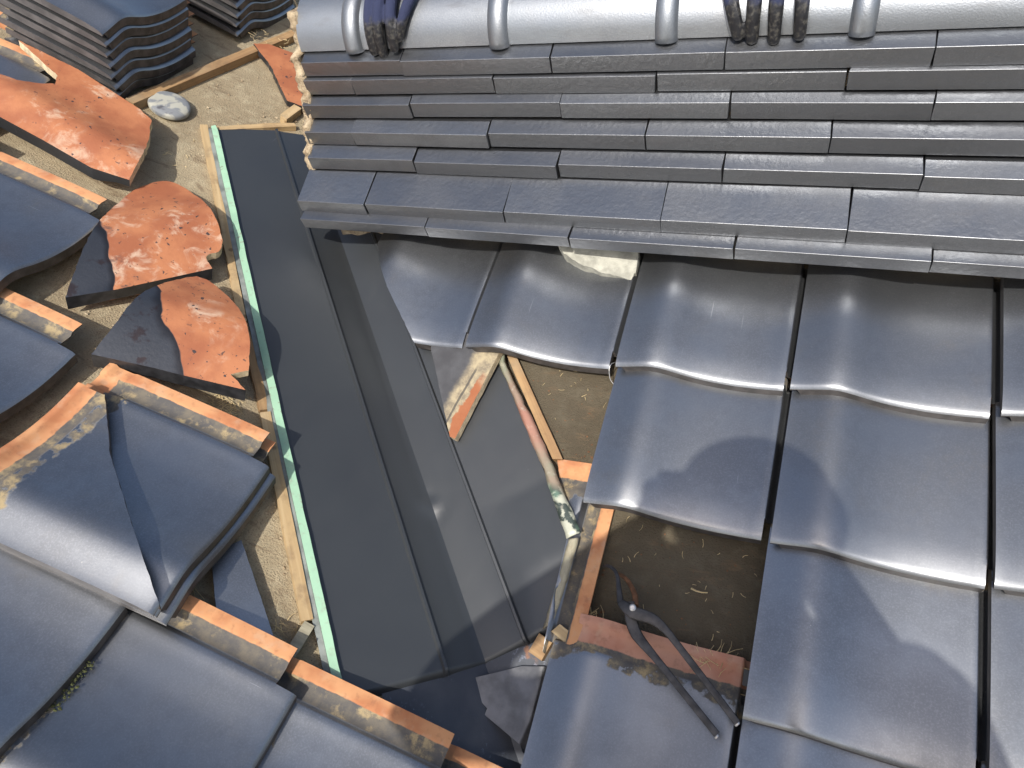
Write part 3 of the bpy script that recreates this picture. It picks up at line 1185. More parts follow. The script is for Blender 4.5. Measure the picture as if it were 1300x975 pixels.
# ============================================================ LOOSE AND BROKEN TILES
def plate(name, fr, outline, top, th, mats, lab, rough=0.0015, gs=0.012, skirt=None, group=None, rnd_it=0, sharp=()):
    """piece of tile with its own dome; outline in slope coordinates, moved to a local origin"""
    for _ in range(rnd_it):
        no = []
        for i, p in enumerate(outline):
            a, b = outline[i - 1], outline[(i + 1) % len(outline)]
            if a[2] == 2 and p[2] == 2 and i not in sharp:
                no += [(p[0] * .75 + a[0] * .25, p[1] * .75 + a[1] * .25, 2), (p[0] * .75 + b[0] * .25, p[1] * .75 + b[1] * .25, 2)]
            else:
                no.append(p)
        outline = no
        sharp = ()
    cx = sum(p[0] for p in outline) / len(outline)
    cy = sum(p[1] for p in outline) / len(outline)
    loc = [(p[0] - cx, p[1] - cy, p[2]) for p in outline]
    mats = [m((cx, cy)) if callable(m) else m for m in mats]
    xs_ = [p[0] for p in loc]
    ys_ = [p[1] for p in loc]
    gx = list(np.arange(min(xs_) + gs / 2, max(xs_), gs))
    gy = list(np.arange(min(ys_) + gs / 2, max(ys_), gs))
    tf = lambda x, y: top(x + cx, y + cy)
    bf = (lambda x, y: top(x + cx, y + cy) - th) if skirt is None else (lambda x, y: top(x + cx, y + cy) - th - skirt(x + cx, y + cy))
    me = slab(name, loc, tf, bf, gx, gy, mats, rough, 0.003)
    o = link(name, me, None, None, fr @ TR((cx, cy, 0)))
    return tag(o, lab, 'broken tile', group)


# piece 1: large bare clay tile with a bite out of its upper corner, leaning on the tiles of the slope
p1 = [(-1.035, 0.300, 2), (-0.904, 0.306, 0), (-0.751, 0.296, 2), (-0.718, 0.286, 2), (-0.680, 0.226, 2), (-0.650, 0.172, 2), (-0.632, 0.114, 3),
      (-0.700, 0.098, 3), (-0.802, 0.098, 3), (-0.900, 0.095, 3), (-1.02, 0.095, 2), (-1.03, 0.150, 2), (-0.932, 0.187, 2), (-0.897, 0.238, 2), (-0.912, 0.262, 2)]


def top1(u, v):
    d = v - 0.2
    return 0.066 + 0.018 * math.exp(-((v - 0.16) / 0.045) ** 2) - 0.045 * max(0, u + 0.90) * 1.2 - 0.10 * max(0, 0.125 - v) + 0.03 * max(0, v - 0.26)


plate('broken_tile', ML, p1, top1, 0.016,
      [M['clay'], M['clayraw'], M['cutedge'], M['noshi']], 'large broken tile of bare orange clay with a notch, below the tall tile stack', 0.0025,
      skirt=lambda u, v: 0.010 * max(0, min(1, (0.108 - v) / 0.008)))

mbr2 = lambda c: mat_broken('half glazed clay, upper piece', (-0.628, 0.020), (-0.482, -0.104), 0.045, c)
mbr3 = lambda c: mat_broken('half glazed clay, lower piece', (-0.437, -0.080), (-0.280, -0.205), 0.05, c)

p2 = [(-0.528, -0.166, 2), (-0.556, -0.105, 2), (-0.581, -0.045, 2), (-0.612, 0.035, 2), (-0.630, 0.110, 2), (-0.627, 0.150, 2), (-0.612, 0.185, 2),
      (-0.580, 0.188, 2), (-0.530, 0.172, 2), (-0.480, 0.142, 2), (-0.438, 0.112, 2), (-0.402, 0.072, 2), (-0.424, 0.042, 2), (-0.396, 0.030, 3), (-0.482, -0.108, 3)]


def line_d(p, a, b):          # signed distance to the left of a->b
    dx, dy = b[0] - a[0], b[1] - a[1]
    return (dx * (p[1] - a[1]) - dy * (p[0] - a[0])) / math.hypot(dx, dy)


def top2(u, v):
    d = -line_d((u, v), (-0.396, 0.030), (-0.528, -0.166))
    d = abs(d)
    return 0.044 + 0.020 * math.sin(min(d / 0.20, 1) * math.pi * 0.8) - 0.020 * max(0, (d - 0.12) / 0.1)


plate('broken_tile', ML, p2, top2, 0.015, [mbr2, M['clayraw'], M['cutedge'], M['black']],
      'broken orange tile with scratched marks and dark pits, black rim, between two other shards', 0.0022,
      skirt=lambda u, v: 0.014 * max(0, 1 - abs(line_d((u, v), (-0.396, 0.030), (-0.528, -0.166))) / 0.012), rnd_it=2)

p3 = [(-0.409, -0.247, 2), (-0.412, -0.195, 2), (-0.420, -0.146, 2), (-0.421, -0.080, 2), (-0.412, -0.030, 2), (-0.395, -0.003, 2), (-0.345, -0.012, 2), (-0.285, -0.046, 2),
      (-0.236, -0.094, 2), (-0.207, -0.142, 2), (-0.226, -0.162, 2), (-0.192, -0.172, 3), (-0.322, -0.214, 3)]


def top3(u, v):
    d = abs(line_d((u, v), (-0.192, -0.172), (-0.409, -0.247)))
    return 0.062 + 0.020 * math.sin(min(d / 0.20, 1) * math.pi * 0.8) - 0.025 * max(0, (d - 0.12) / 0.1) + 0.055 * max(0, -u - 0.30)


plate('broken_tile', ML, p3, top3, 0.015, [mbr3, M['clayraw'], M['cutedge'], M['black']],
      'broken tile half dark glaze half orange clay, its black rim resting on stacked tiles', 0.0022,
      skirt=lambda u, v: 0.016 * max(0, 1 - abs(line_d((u, v), (-0.192, -0.172), (-0.409, -0.247))) / 0.012), rnd_it=1, sharp=(9, 10))

# piece 4: orange shard partly under the broken end of the ridge
p4 = [(-0.782, 0.735, 2), (-0.756, 0.762, 2), (-0.650, 0.790, 2), (-0.540, 0.70, 2), (-0.550, 0.610, 2), (-0.600, 0.598, 2), (-0.650, 0.640, 2), (-0.700, 0.685, 2)]
plate('broken_tile', ML, p4, lambda u, v: 0.022 + 0.02 * (v - 0.6), 0.014, [M['clay'], M['clayraw'], M['black'], M['black']],
      'flat orange tile shard sticking out behind the broken ridge end', 0.002)

# piece 5: triangular cut tile lying on the sheet below the ridge tiles
p5 = [(0.060, 0.118, 2), (0.195, 0.124, 2), (0.199, 0.104, 2), (0.160, -0.068, 2), (0.150, -0.066, 2), (0.066, 0.086, 2)]


def mat_tri():
    g = G('dusty cut tile')
    v = g.coord()
    x, y, z = g.xyz(v)
    gl, big, fine = glaze_col(g, v)
    gl = g.mix(g.ramp(g.noise(v, 22, 4), 0.3, 0.8, 0.97, 0.80), gl, (0.050, 0.049, 0.052))
    f0 = f = g.math('SUBTRACT', g.math('MULTIPLY', x, 0.966), g.math('MULTIPLY', y, 0.258))
    n1 = g.noise(v, 40, 5)
    f = g.math('MULTIPLY_ADD', n1, 0.03, f)
    dust = g.ramp(f, 0.012, 0.030)
    c = g.mix(dust, gl, g.mix(g.ramp(g.noise(v, 55, 5, 0.7), 0.35, 0.65), (0.40, 0.33, 0.21), (0.21, 0.175, 0.125)))
    band = g.math('MULTIPLY', g.ramp(f, 0.045, 0.048), g.ramp(g.math('MULTIPLY_ADD', n1, 0.05, y), 0.03, 0.0))
    c = g.mix(g.math('MULTIPLY', band, 0.9), c, CLAY)
    f0 = g.math('MULTIPLY_ADD', n1, 0.004, f0)
    gr = g.math('MULTIPLY', g.ramp(f0, 0.0215, 0.0225), g.ramp(f0, 0.0265, 0.0255))
    gr = g.math('MULTIPLY', gr, g.ramp(g.math('MULTIPLY_ADD', n1, 0.05, y), 0.05, 0.02))
    c = g.mix(g.math('MULTIPLY', gr, 0.8), c, (0.07, 0.065, 0.06))
    g.color(c)
    g.rough(g.fmix(dust, 0.68, 0.92))
    g.b.inputs['Specular IOR Level'].default_value = 0.25
    g.metal(0.0)
    g.bump(g.noise(v, 120, 4), 0.3, 0.002)
    return g.m


plate('broken_tile', MR, p5, lambda x, s: 0.030 + 0.075 * max(0, s + 0.066) * 0.9 + 0.004 * math.sin((x - 0.06) * 20), 0.015,
      [mat_tri(), M['clayraw'], M['cutedge'], M['black']], 'triangular cut tile with dusty edge pointing down onto the metal sheet', 0.0015)

# piece 6: blue grey sliver lying flat on the felt by the lower tile row
p6 = [(-0.085, -0.410, 2), (-0.062, -0.372, 2), (0.056, -0.470, 2), (0.060, -0.52, 2), (-0.01, -0.50, 2)]
plate('broken_tile', ML, p6, lambda u, v: 0.018, 0.014, [M['tile'], M['clayraw'], M['tile'], M['tile']],
      'blue grey tile sliver lying flat on the brown felt under the double tile', 0.001)

# loose tiles set down across the gap (two whole, one cut along the valley on top)
CU0, CV0 = -0.070, -0.535
RZ = math.radians(1.5)
for w, du, dv, lab in ((0.058, 0.006, 0.005, 'whole tile under another whole tile, beside the three orange shards'),
                       (0.082, -0.004, 0.002, 'whole tile with dusty head, its lower half under a diagonally cut tile')):
    o = link('loose_tile', TILE_S, None, None, left_pose(CU0 + du, CV0 + dv, w, RZ, TILT * 0.9))
    tag(o, lab, 'roof tile', 'loose tiles set down beside the valley')
me = slab('loose_cut_tile', [(0, 0, 0), (0.012, 0, 2), (0.10, 0.110, 2), (0.165, 0.190, 2), (0.245, 0.262, 0), (0.245, 0.305, 0), (0.03, 0.305, 0), (0.03, 0.262, 0), (0, 0.262, 1)],
          tile_top, tile_bot, GX, GY, [M['tile_side'], M['tile_flank'], M['tile_edge']], 0.001)
o = link('loose_tile', me, None, None, left_pose(CU0 - .002, CV0 - .004, 0.106, RZ, TILT * 0.9))
tag(o, 'diagonally cut tile lying on top of two whole tiles beside the green edge', 'roof tile', 'loose tiles set down beside the valley')

# ------------------------------------------------------------ stacks of tiles on the left slope
ORD = ['bottom', 'second', 'third', 'fourth', 'fifth', 'sixth', 'seventh', 'eighth']
for (u, v0, n, nm, pitch, w0) in ((-0.835, 0.328, 7, 'tile stack beside the large notched orange shard', 0.0225, 0.022), (-0.825, 0.735, 6, 'tile stack next to the broken ridge end', 0.0225, 0.022)):
    for k in range(n):
        pl_ = 'top' if k == n - 1 else ORD[k]
        o = link('stacked_tile', TILE_S, None, None,
                 left_pose(u - 0.003 * k + random.uniform(-.003, .003), v0 + random.uniform(-.002, .002), w0 + k * pitch, math.radians(random.uniform(-.7, .7)), math.radians(0.4)))
        tag(o, ('%s dark tile%s of the %s' % (pl_, '' if k == n - 1 else ' from below', nm)), 'roof tile', 'tiles stacked on the left slope')

# ============================================================ RIDGE
ridge = empty('roof_ridge', 'layered dark tile ridge with round silver caps and a broken mortar end', 'roof ridge', TR((0, RIDGE_Y, zr)))
RI = TR((0, -RIDGE_Y, -zr))
XE = -0.258
courses = [  # Y of the face, z of its top edge, face height, ledge depth, joints, end offset
    (0.214, 0.2250, 0.0215, 0.075, (0.017, 0.291, 0.559, 0.828, 1.1), 0.0),
    (0.231, 0.2560, 0.0240, 0.120, (-0.110, 0.169, 0.441, 0.713, 0.985), -0.005),
    (0.291, 0.3145, 0.0250, 0.085, (-0.021, 0.255, 0.525, 0.800, 1.07), 0.003),
    (0.313, 0.3565, 0.0260, 0.085, (-0.153, 0.125, 0.400, 0.672, 0.945), -0.004),
    (0.335, 0.4000, 0.0265, 0.080, (-0.029, 0.254, 0.525, 0.798, 1.07), -0.004),
    (0.348, 0.4390, 0.0280, 0.080, (-0.147, 0.135, 0.410, 0.683, 0.955), 0.005),
    (0.352, 0.4690, 0.0265, 0.080, (-0.038, 0.240, 0.512, 0.785, 1.06), 0.008),
]
for ci, (Y, z, fh, dp, js, eo) in enumerate(courses):
    nxt = courses[ci + 1] if ci + 1 < len(courses) else (0.376, 0.51, 0.02, 0, (), 0)
    gap = nxt[0] - Y
    rise = max(0.0, min((nxt[1] - nxt[2]) - z - 0.0005, 0.45 * gap + 0.004))
    sl = rise / max(gap, 0.004) if gap > 0.006 else 0.25
    sl = min(sl, 0.5)
    js = list(js) + [js[-1] + 0.273 * q for q in range(1, 6)]
    edges = [XE + eo] + js
    for side in (1, -1):
        for a, b in zip(edges, edges[1:]):
            jz = random.uniform(-0.0014, 0.0012)
            jy = random.uniform(-0.0030, 0.0026)
            g0 = random.uniform(0.0004, 0.0012)
            pr_ = [(0.004, -fh), (0.0, 0.0), (gap + 0.004, sl * (gap + 0.004)), (dp, sl * (gap + 0.004)), (dp, -fh + 0.002)]
            if side < 0:
                pr_ = [(-p, q2) for p, q2 in pr_][::-1]
            me = prism_x('ridge_tile', pr_, 0, b - a - 2 * g0, 0.0009, 0.0012, 1)
            yy = Y if side > 0 else 2 * RIDGE_Y - Y
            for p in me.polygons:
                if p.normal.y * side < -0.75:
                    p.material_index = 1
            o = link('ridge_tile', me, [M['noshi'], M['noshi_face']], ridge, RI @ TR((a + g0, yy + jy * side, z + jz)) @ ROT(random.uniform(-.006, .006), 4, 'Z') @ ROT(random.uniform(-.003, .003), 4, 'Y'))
            o.modifiers.new('n', 'WEIGHTED_NORMAL')


# mortar core, lumpy at the broken end
def lump_box(name, x0, x1, faces_y, z0, z1, mat, amp, parent, inv, res=0.012):
    """box whose front (Y) follows faces_y(z); displaced by noise"""
    bm = bmesh.new()
    nz = max(2, int((z1 - z0) / res))
    nx = max(2, min(200, int((x1 - x0) / res)))
    ny = 14

    def P(i, j, k):
        z = z0 + (z1 - z0) * k / nz
        ya, yb = faces_y(z)
        p = Vector((x0 + (x1 - x0) * i / nx, ya + (yb - ya) * j / ny, z))
        d = noise.noise_vector(p * 34) * amp + noise.noise_vector(p * 95) * amp * 0.8 + noise.noise_vector(p * 240) * amp * 0.5
        return inv @ (p + d)
    cache = {}

    def V(i, j, k):
        if (i, j, k) not in cache:
            cache[(i, j, k)] = bm.verts.new(P(i, j, k))
        return cache[(i, j, k)]
    for i in range(nx):
        for k in range(nz):
            for j in (0, ny):
                bm.faces.new((V(i, j, k), V(i + 1, j, k), V(i + 1, j, k + 1), V(i, j, k + 1)))
        for j in range(ny):
            for k in (0, nz):
                bm.faces.new((V(i, j, k), V(i + 1, j, k), V(i + 1, j + 1, k), V(i, j + 1, k)))
    for j in range(ny):
        for k in range(nz):
            for i in (0, nx):
                bm.faces.new((V(i, j, k), V(i, j + 1, k), V(i, j + 1, k + 1), V(i, j, k + 1)))
    return link(name, from_bm(name, bm, True), mat, parent)


def core_y(z):
    t = (z - 0.2) / 0.3
    ya = 0.305 + 0.085 * max(0, min(1, t)) + 0.012
    return ya, 2 * RIDGE_Y - ya


lump_box('mortar', XE + 0.006, 2.33, core_y, 0.16, 0.49, M['mortar'], 0.004, ridge, RI, 0.02)


def end_y(z):
    best = 0.385
    for (Y, zt, fh, dp, js, eo) in courses:
        if zt - fh - 0.010 <= z <= zt + 0.012:
            best = min(best, Y + 0.004)
    return best, 2 * RIDGE_Y - best


lump_box('end_mortar', XE - 0.009, XE + 0.008, lambda z: (max(end_y(z)[0], 0.296), 2 * RIDGE_Y - max(end_y(z)[0], 0.296)), 0.250, 0.545, M['mortar'], 0.0050, ridge, RI, 0.005)
# dark bedding behind the lowest ledge, and the lump of white plaster squeezed out over one tile
lump_box('bedding_mortar', -0.24, 2.33, lambda z: (0.300, 0.36), 0.12, 0.222, M['mortar'], 0.004, ridge, RI, 0.02)
pp = [(0.250, 0.312, 2), (0.270, 0.288, 2), (0.300, 0.276, 2), (0.335, 0.268, 2), (0.365, 0.266, 2), (0.392, 0.262, 2), (0.398, 0.275, 2), (0.397, 0.312, 2)]
me = slab('plaster', pp, lambda x, s: 0.0560 - 0.13 * max(0, x - 0.245) + 0.45 * max(0, s - 0.264) + 0.002 * noise.noise(Vector((x * 60, s * 60, 0))),
          lambda x, s: 0.030, list(np.arange(0.25, 0.4, 0.008)), list(np.arange(0.25, 0.305, 0.008)), [M['plaster'], M['plaster'], M['plaster']], 0.003)
link('plaster', me, None, ridge, RI @ MR)

# round caps
CAPR, CAPZ = 0.088, 0.489


def cap_mesh(name, x0, x1, rad, drop, th=0.012):
    bm = bmesh.new()
    prof_o = []
    n = 20
    for k in range(n + 1):
        a = math.pi * k / n
        prof_o.append((RIDGE_Y - rad * math.cos(a), CAPZ + (rad * 0.93) * math.sin(a)))
    prof_o = [(prof_o[0][0], CAPZ - drop)] + prof_o + [(prof_o[-1][0], CAPZ - drop)]
    prof_i = [(RIDGE_Y + (y - RIDGE_Y) * (1 - th / rad), CAPZ + (z - CAPZ) * (1 - th / rad) if z > CAPZ else z) for y, z in prof_o]
    ring = prof_o + prof_i[::-1]
    A = [bm.verts.new((x0, y, z)) for y, z in ring]
    B = [bm.verts.new((x1, y, z)) for y, z in ring]
    m = len(ring)
    for i in range(m):
        j = (i + 1) % m
        bm.faces.new((A[i], A[j], B[j], B[i]))
    bm.faces.new(A[::-1])
    bm.faces.new(B)
    return from_bm(name, bm, True)


def collar_mesh(x0, x1, rad, drop):
    bm = bmesh.new()
    n, m = 20, 9
    rows = []
    for k in range(-2, n + 3):
        kk = max(0, min(n, k))
        a = math.pi * kk / n
        dz = -drop * (1 if k in (-1, n + 1) else (1.15 if k in (-2, n + 2) else 0))
        row = []
        for q in range(m + 1):
            t = q / m
            e = math.sqrt(max(0, 1 - (2 * t - 1) ** 2)) ** 0.7
            sq = 0.75 if k in (-2, n + 2) else 1.0
            r = rad - 0.012 + 0.026 * e * sq
            row.append(bm.verts.new((x0 + (x1 - x0) * (0.5 + (t - .5) * sq), RIDGE_Y - r * math.cos(a), CAPZ + r * 0.93 * math.sin(a) + dz)))
        rows.append(row)
    for i in range(len(rows) - 1):
        for q in range(m):
            bm.faces.new((rows[i][q], rows[i + 1][q], rows[i + 1][q + 1], rows[i][q + 1]))
    bm.faces.new(rows[0])
    bm.faces.new(rows[-1][::-1])
    return from_bm('collar', bm, True)


caps = [XE + 0.004, -0.135, 0.147, 0.422, 0.692, 0.966, 1.24, 1.514, 1.788, 2.062, 2.336]
for a, b in zip(caps, caps[1:]):
    c = link('ridge_cap', cap_mesh('ridge_cap', a + 0.001, b - 0.001, CAPR, 0.006), M['cap'], ridge, RI)
    c.modifiers.new('crisp', 'EDGE_SPLIT').split_angle = math.radians(40)
    link('collar', collar_mesh(b - 0.020, b + 0.020, CAPR, 0.009), M['cap'], c)

# ============================================================ SMALL THINGS
# oval stone
bm = bmesh.new()
bmesh.ops.create_uvsphere(bm, u_segments=32, v_segments=16, radius=1)
for v in bm.verts:
    z = v.co.z
    f = (1 - abs(z) ** 4) ** 0.25
    r = math.hypot(v.co.x, v.co.y)
    k = (max(0, 1 - abs(z) ** 3.2)) ** (1 / 3.2) / max(r, 1e-6) if r > 1e-6 else 0
    v.co.x *= k * 0.046
    v.co.y *= k * 0.041
    v.co.z = z * 0.011 + 0.002 * noise.noise(Vector((v.co.x * 30, v.co.y * 30, 0)))
tag(link('stone', from_bm('stone', bm, True), M['stone'], None, ML @ TR((-0.766, 0.400, 0.012)) @ ROT(-0.3, 4, 'Z')),
    'flat oval grey stone on the brown felt beside the long batten', 'stone')

# sheet-metal pliers with bent jaws, in the tile gap
pl_o = empty('pliers', 'long handled bent nose steel pliers lying across the tile gap', 'pliers', MR @ TR((0.50, -0.27, 0.045)))
PI_ = TR((-0.50, 0.27, -0.045))


def pl_part(name, pts, rads, mat, flat=1.0, seg=12, parent=pl_o, sq=0.55):
    bm = bmesh.new()
    P = smooth_path([PI_ @ Vector(p) for p in pts], 6)
    R_ = []
    n = len(rads)
    for i in range(len(P)):
        f = i / (len(P) - 1) * (n - 1)
        a = min(int(f), n - 2)
        R_.append(rads[a] + (rads[a + 1] - rads[a]) * (f - a))
    tube_bm(bm, P, R_, seg, flat, Vector((0, 0, 1)), True, sq)
    o = link(name, from_bm(name, bm, True), mat, parent)
    o.modifiers.new('crisp', 'EDGE_SPLIT').split_angle = math.radians(32)
    return o


h1 = pl_part('handle', [(0.4875, -0.262, 0.052), (0.495, -0.2665, 0.054), (0.508, -0.272, 0.055), (0.523, -0.273, 0.054), (0.539, -0.275, 0.053), (0.556, -0.284, 0.053), (0.575, -0.299, 0.053), (0.619, -0.3355, 0.0525), (0.663, -0.372, 0.052)],
             [0.0042, 0.0072, 0.0088, 0.0086, 0.0074, 0.0055, 0.0048, 0.0047, 0.0047], M['steel'], 0.55)
h2 = pl_part('handle', [(0.500, -0.258, 0.045), (0.503, -0.268, 0.044), (0.507, -0.282, 0.044), (0.519, -0.300, 0.045), (0.548, -0.3215, 0.048), (0.595, -0.357, 0.051), (0.641, -0.392, 0.052)],
             [0.006, 0.0086, 0.0088, 0.0080, 0.0053, 0.0047, 0.0047], M['steel'], 0.55)
pl_part('jaw', [(0.4885, -0.263, 0.052), (0.4845, -0.252, 0.050), (0.480, -0.240, 0.046), (0.4755, -0.229, 0.042), (0.4685, -0.220, 0.039), (0.458, -0.2155, 0.034), (0.4485, -0.2165, 0.026)],
        [0.0046, 0.0040, 0.0033, 0.0029, 0.0026, 0.0024, 0.0017], M['steel'], 0.8)
pl_part('jaw', [(0.508, -0.262, 0.044), (0.505, -0.250, 0.038), (0.497, -0.238, 0.030), (0.487, -0.228, 0.024), (0.476, -0.222, 0.019), (0.466, -0.221, 0.014)],
        [0.0050, 0.0042, 0.0034, 0.0030, 0.0026, 0.0016], M['rust'], 0.8)
for e in ((0.6625, -0.3726, 0.052, 0.0046, h1, (0.76, -0.64)), (0.6405, -0.3937, 0.052, 0.0044, h2, (0.83, -0.55))):
    bm = bmesh.new()
    d = Vector((e[5][0], e[5][1], 0))
    a = PI_ @ Vector(e[:3])
    tube_bm(bm, [a, a + d * 0.0022], [e[3], e[3] * 0.8], 12, 0.7, Vector((0, 0, 1)))
    link('handle_tip', from_bm('handle_tip', bm), M['steel_bright'], e[4])
bm = bmesh.new()
a = PI_ @ Vector((0.5075, -0.2665, 0.058))
tube_bm(bm, [a, a + Vector((0, 0, 0.0025)), a + Vector((0, 0, 0.0036))], [0.0050, 0.0048, 0.0030], 16)
link('rivet', from_bm('rivet', bm), M['steel_bright'], pl_o)
# sheet sliver and dark wood lying in the gap under the pliers
o = beam('metal_offcut', RP(0.545, -0.305, 0.012), RP(0.70, -0.318, 0.012), UPR, 0.020, 0.002, M['sheet'], None, 0.0, (0, 0), 0.001)
tag(o, 'dark blue sheet metal offcut in the gap behind the pliers', 'metal offcut')
# thin tie wire loop between two ridge-side tiles
bm = bmesh.new()
wp = smooth_path([RP(0.404, 0.100, 0.052), RP(0.399, 0.092, 0.062), RP(0.397, 0.082, 0.060), RP(0.400, 0.070, 0.052), RP(0.406, 0.064, 0.047)], 8)
tube_bm(bm, wp, 0.0007, 6)
tag(link('tie_wire', from_bm('tie_wire', bm, True), M['steel_bright']), 'thin bright tie wire hooked at a tile corner above the gap', 'wire')


# straw, chips and litter
def litter(name, spots, mat, lab, seed, lift=0.003):
    rnd = random.Random(seed)
    vs, fs = [], []
    for (F, cx, cy, w, rad, n, lmin, lmax, wd2) in spots:
        for _ in range(n):
            r, a = rad * math.sqrt(rnd.random()), rnd.uniform(0, 6.283)
            x, y = cx + r * math.cos(a), cy + r * math.sin(a)
            Lg = rnd.uniform(lmin, lmax)
            b = rnd.uniform(0, 6.283)
            cv = rnd.uniform(-0.35, 0.35)
            z = w + rnd.uniform(0.0, lift)
            tz = rnd.uniform(-0.15, 0.3) * (1 if n > 15 else 0.1)
            prev = None
            for k in range(4):
                t = k / 3
                ang = b + cv * t * 2
                px, py, pz = x + Lg * t * math.cos(ang), y + Lg * t * math.sin(ang), z + tz * Lg * t
                nx, ny = -math.sin(ang) * wd2 * (1 - 0.4 * t), math.cos(ang) * wd2 * (1 - 0.4 * t)
                i = len(vs)
                vs += [F @ Vector((px - nx, py - ny, pz)), F @ Vector((px + nx, py + ny, pz)), F @ Vector((px, py, pz + wd2 * 1.2))]
                if prev is not None:
                    fs += [(prev, i, i + 2, prev + 2), (prev + 1, prev + 2, i + 2, i + 1), (prev, prev + 1, i + 1, i)]
                else:
                    fs.append((i, i + 1, i + 2))
                prev = i
            fs.append((prev, prev + 2, prev + 1))
    o = link(name, mesh(name, vs, fs), mat)
    o['kind'] = 'stuff'
    o['label'] = lab
    o['category'] = 'straw'
    return o


litter('straw', [(ML, -0.222, -0.185, 0.002, 0.030, 60, 0.008, 0.03, 0.0006), (ML, -0.19, -0.215, 0.002, 0.022, 30, 0.008, 0.03, 0.0006),
                 (ML, -0.105, -0.455, 0.004, 0.028, 30, 0.01, 0.035, 0.0006), (ML, 0.065, -0.455, 0.003, 0.02, 14, 0.01, 0.025, 0.0006),
                 (ML, -0.505, 0.155, 0.003, 0.03, 26, 0.008, 0.02, 0.0006), (ML, -0.45, 0.10, 0.003, 0.02, 16, 0.008, 0.02, 0.0006),
                 (ML, -0.76, 0.78, 0.02, 0.05, 30, 0.006, 0.02, 0.0006),
                 (MR, 0.630, -0.318, 0.014, 0.026, 60, 0.008, 0.028, 0.0006), (MR, 0.440, -0.292, 0.003, 0.022, 18, 0.008, 0.02, 0.0007),
                 (MR, 0.55, -0.20, 0.001, 0.11, 34, 0.003, 0.012, 0.0005), (MR, 0.33, 0.05, 0.001, 0.06, 14, 0.003, 0.012, 0.0005),
                 (ML, -0.6, 0.36, 0.001, 0.12, 22, 0.003, 0.012, 0.0006), (ML, -0.33, 0.0, 0.001, 0.06, 14, 0.003, 0.01, 0.0005)],
       M['straw'], 'dry straw and litter caught in the gaps of the roof', 3)
litter('wood_chip', [(MR, 0.575, -0.215, 0.002, 0.001, 1, 0.022, 0.024, 0.0014)], M['straw'], 'chip', 5)
ch = bpy.data.objects['wood_chip']
del ch['kind']
ch['label'] = 'pale wood chip on the felt in the gap above the pliers'
ch['category'] = 'wood chip'

# crumbs of clay and mortar, too many to count
def crumbs(name, spots, mat, lab, seed):
    rnd = random.Random(seed)
    vs, fs = [], []
    t = [(0, 1, 2), (0, 2, 3), (0, 3, 4), (0, 4, 1), (5, 2, 1), (5, 3, 2), (5, 4, 3), (5, 1, 4)]
    for (F, ax, ay, bx, by, spread, w, n, smin, smax) in spots:
        for _ in range(n):
            f = rnd.random()
            x = ax + (bx - ax) * f + rnd.gauss(0, spread)
            y = ay + (by - ay) * f + rnd.gauss(0, spread)
            r = smin + (smax - smin) * rnd.random() ** 3
            i = len(vs)
            a0 = rnd.uniform(0, 3.14)
            pts = [(0, 0, r * .8)] + [(math.cos(a0 + q * 1.571) * r * rnd.uniform(.7, 1.4), math.sin(a0 + q * 1.571) * r * rnd.uniform(.6, 1.1), r * rnd.uniform(.1, .5)) for q in range(4)] + [(0, 0, -r * .3)]
            vs += [F @ Vector((x + p[0], y + p[1], w + p[2])) for p in pts]
            fs += [tuple(i + q for q in tri) for tri in t]
    o = link(name, mesh(name, vs, fs), mat)
    o['kind'] = 'stuff'
    o['label'] = lab
    o['category'] = 'rubble'
    return o


crumbs('clay_crumbs', [(ML, -0.70, 0.42, -0.18, -0.16, 0.012, 0.001, 150, 0.0006, 0.0036), (ML, -0.15, -0.19, 0.06, -0.43, 0.012, 0.001, 90, 0.0006, 0.003),
                       (ML, -0.62, 0.30, -0.60, 0.60, 0.05, 0.001, 110, 0.0005, 0.003), (ML, -0.62, -0.02, -0.45, -0.15, 0.03, 0.001, 60, 0.0006, 0.004),
                       (ML, -0.75, 0.42, -0.70, 0.80, 0.02, 0.001, 60, 0.0006, 0.004), (ML, -0.60, 0.50, -0.55, 0.62, 0.02, 0.001, 60, 0.0006, 0.005)],
       M['mortar'], 'crumbs of tan clay scattered on the sandy felt', 21)
crumbs('dark_crumbs', [(MR, 0.43, -0.14, 0.43, -0.33, 0.012, 0.001, 70, 0.0006, 0.0034), (MR, 0.45, -0.30, 0.68, -0.33, 0.012, 0.001, 80, 0.0006, 0.0034),
                       (MR, 0.45, -0.22, 0.66, -0.2, 0.05, 0.001, 120, 0.0004, 0.002), (MR, 0.24, 0.08, 0.38, 0.0, 0.04, 0.001, 90, 0.0004, 0.0022),
                       (MR, 0.36, -0.05, 0.41, -0.06, 0.008, 0.001, 30, 0.0006, 0.003)],
       M['rust'], 'crumbs of red brown clay in the open tile gaps', 22)

crumbs('moss', [(ML, -0.118, -0.60, -0.120, -0.72, 0.004, 0.034, 170, 0.0008, 0.0030), (ML, 0.126, -0.62, 0.128, -0.75, 0.003, 0.036, 40, 0.0006, 0.0022)],
       mat_plain('dark moss', (0.05, 0.055, 0.018), 0.95, 0, 0.5, 80), 'dark green moss along the overlap of two tiles', 31)

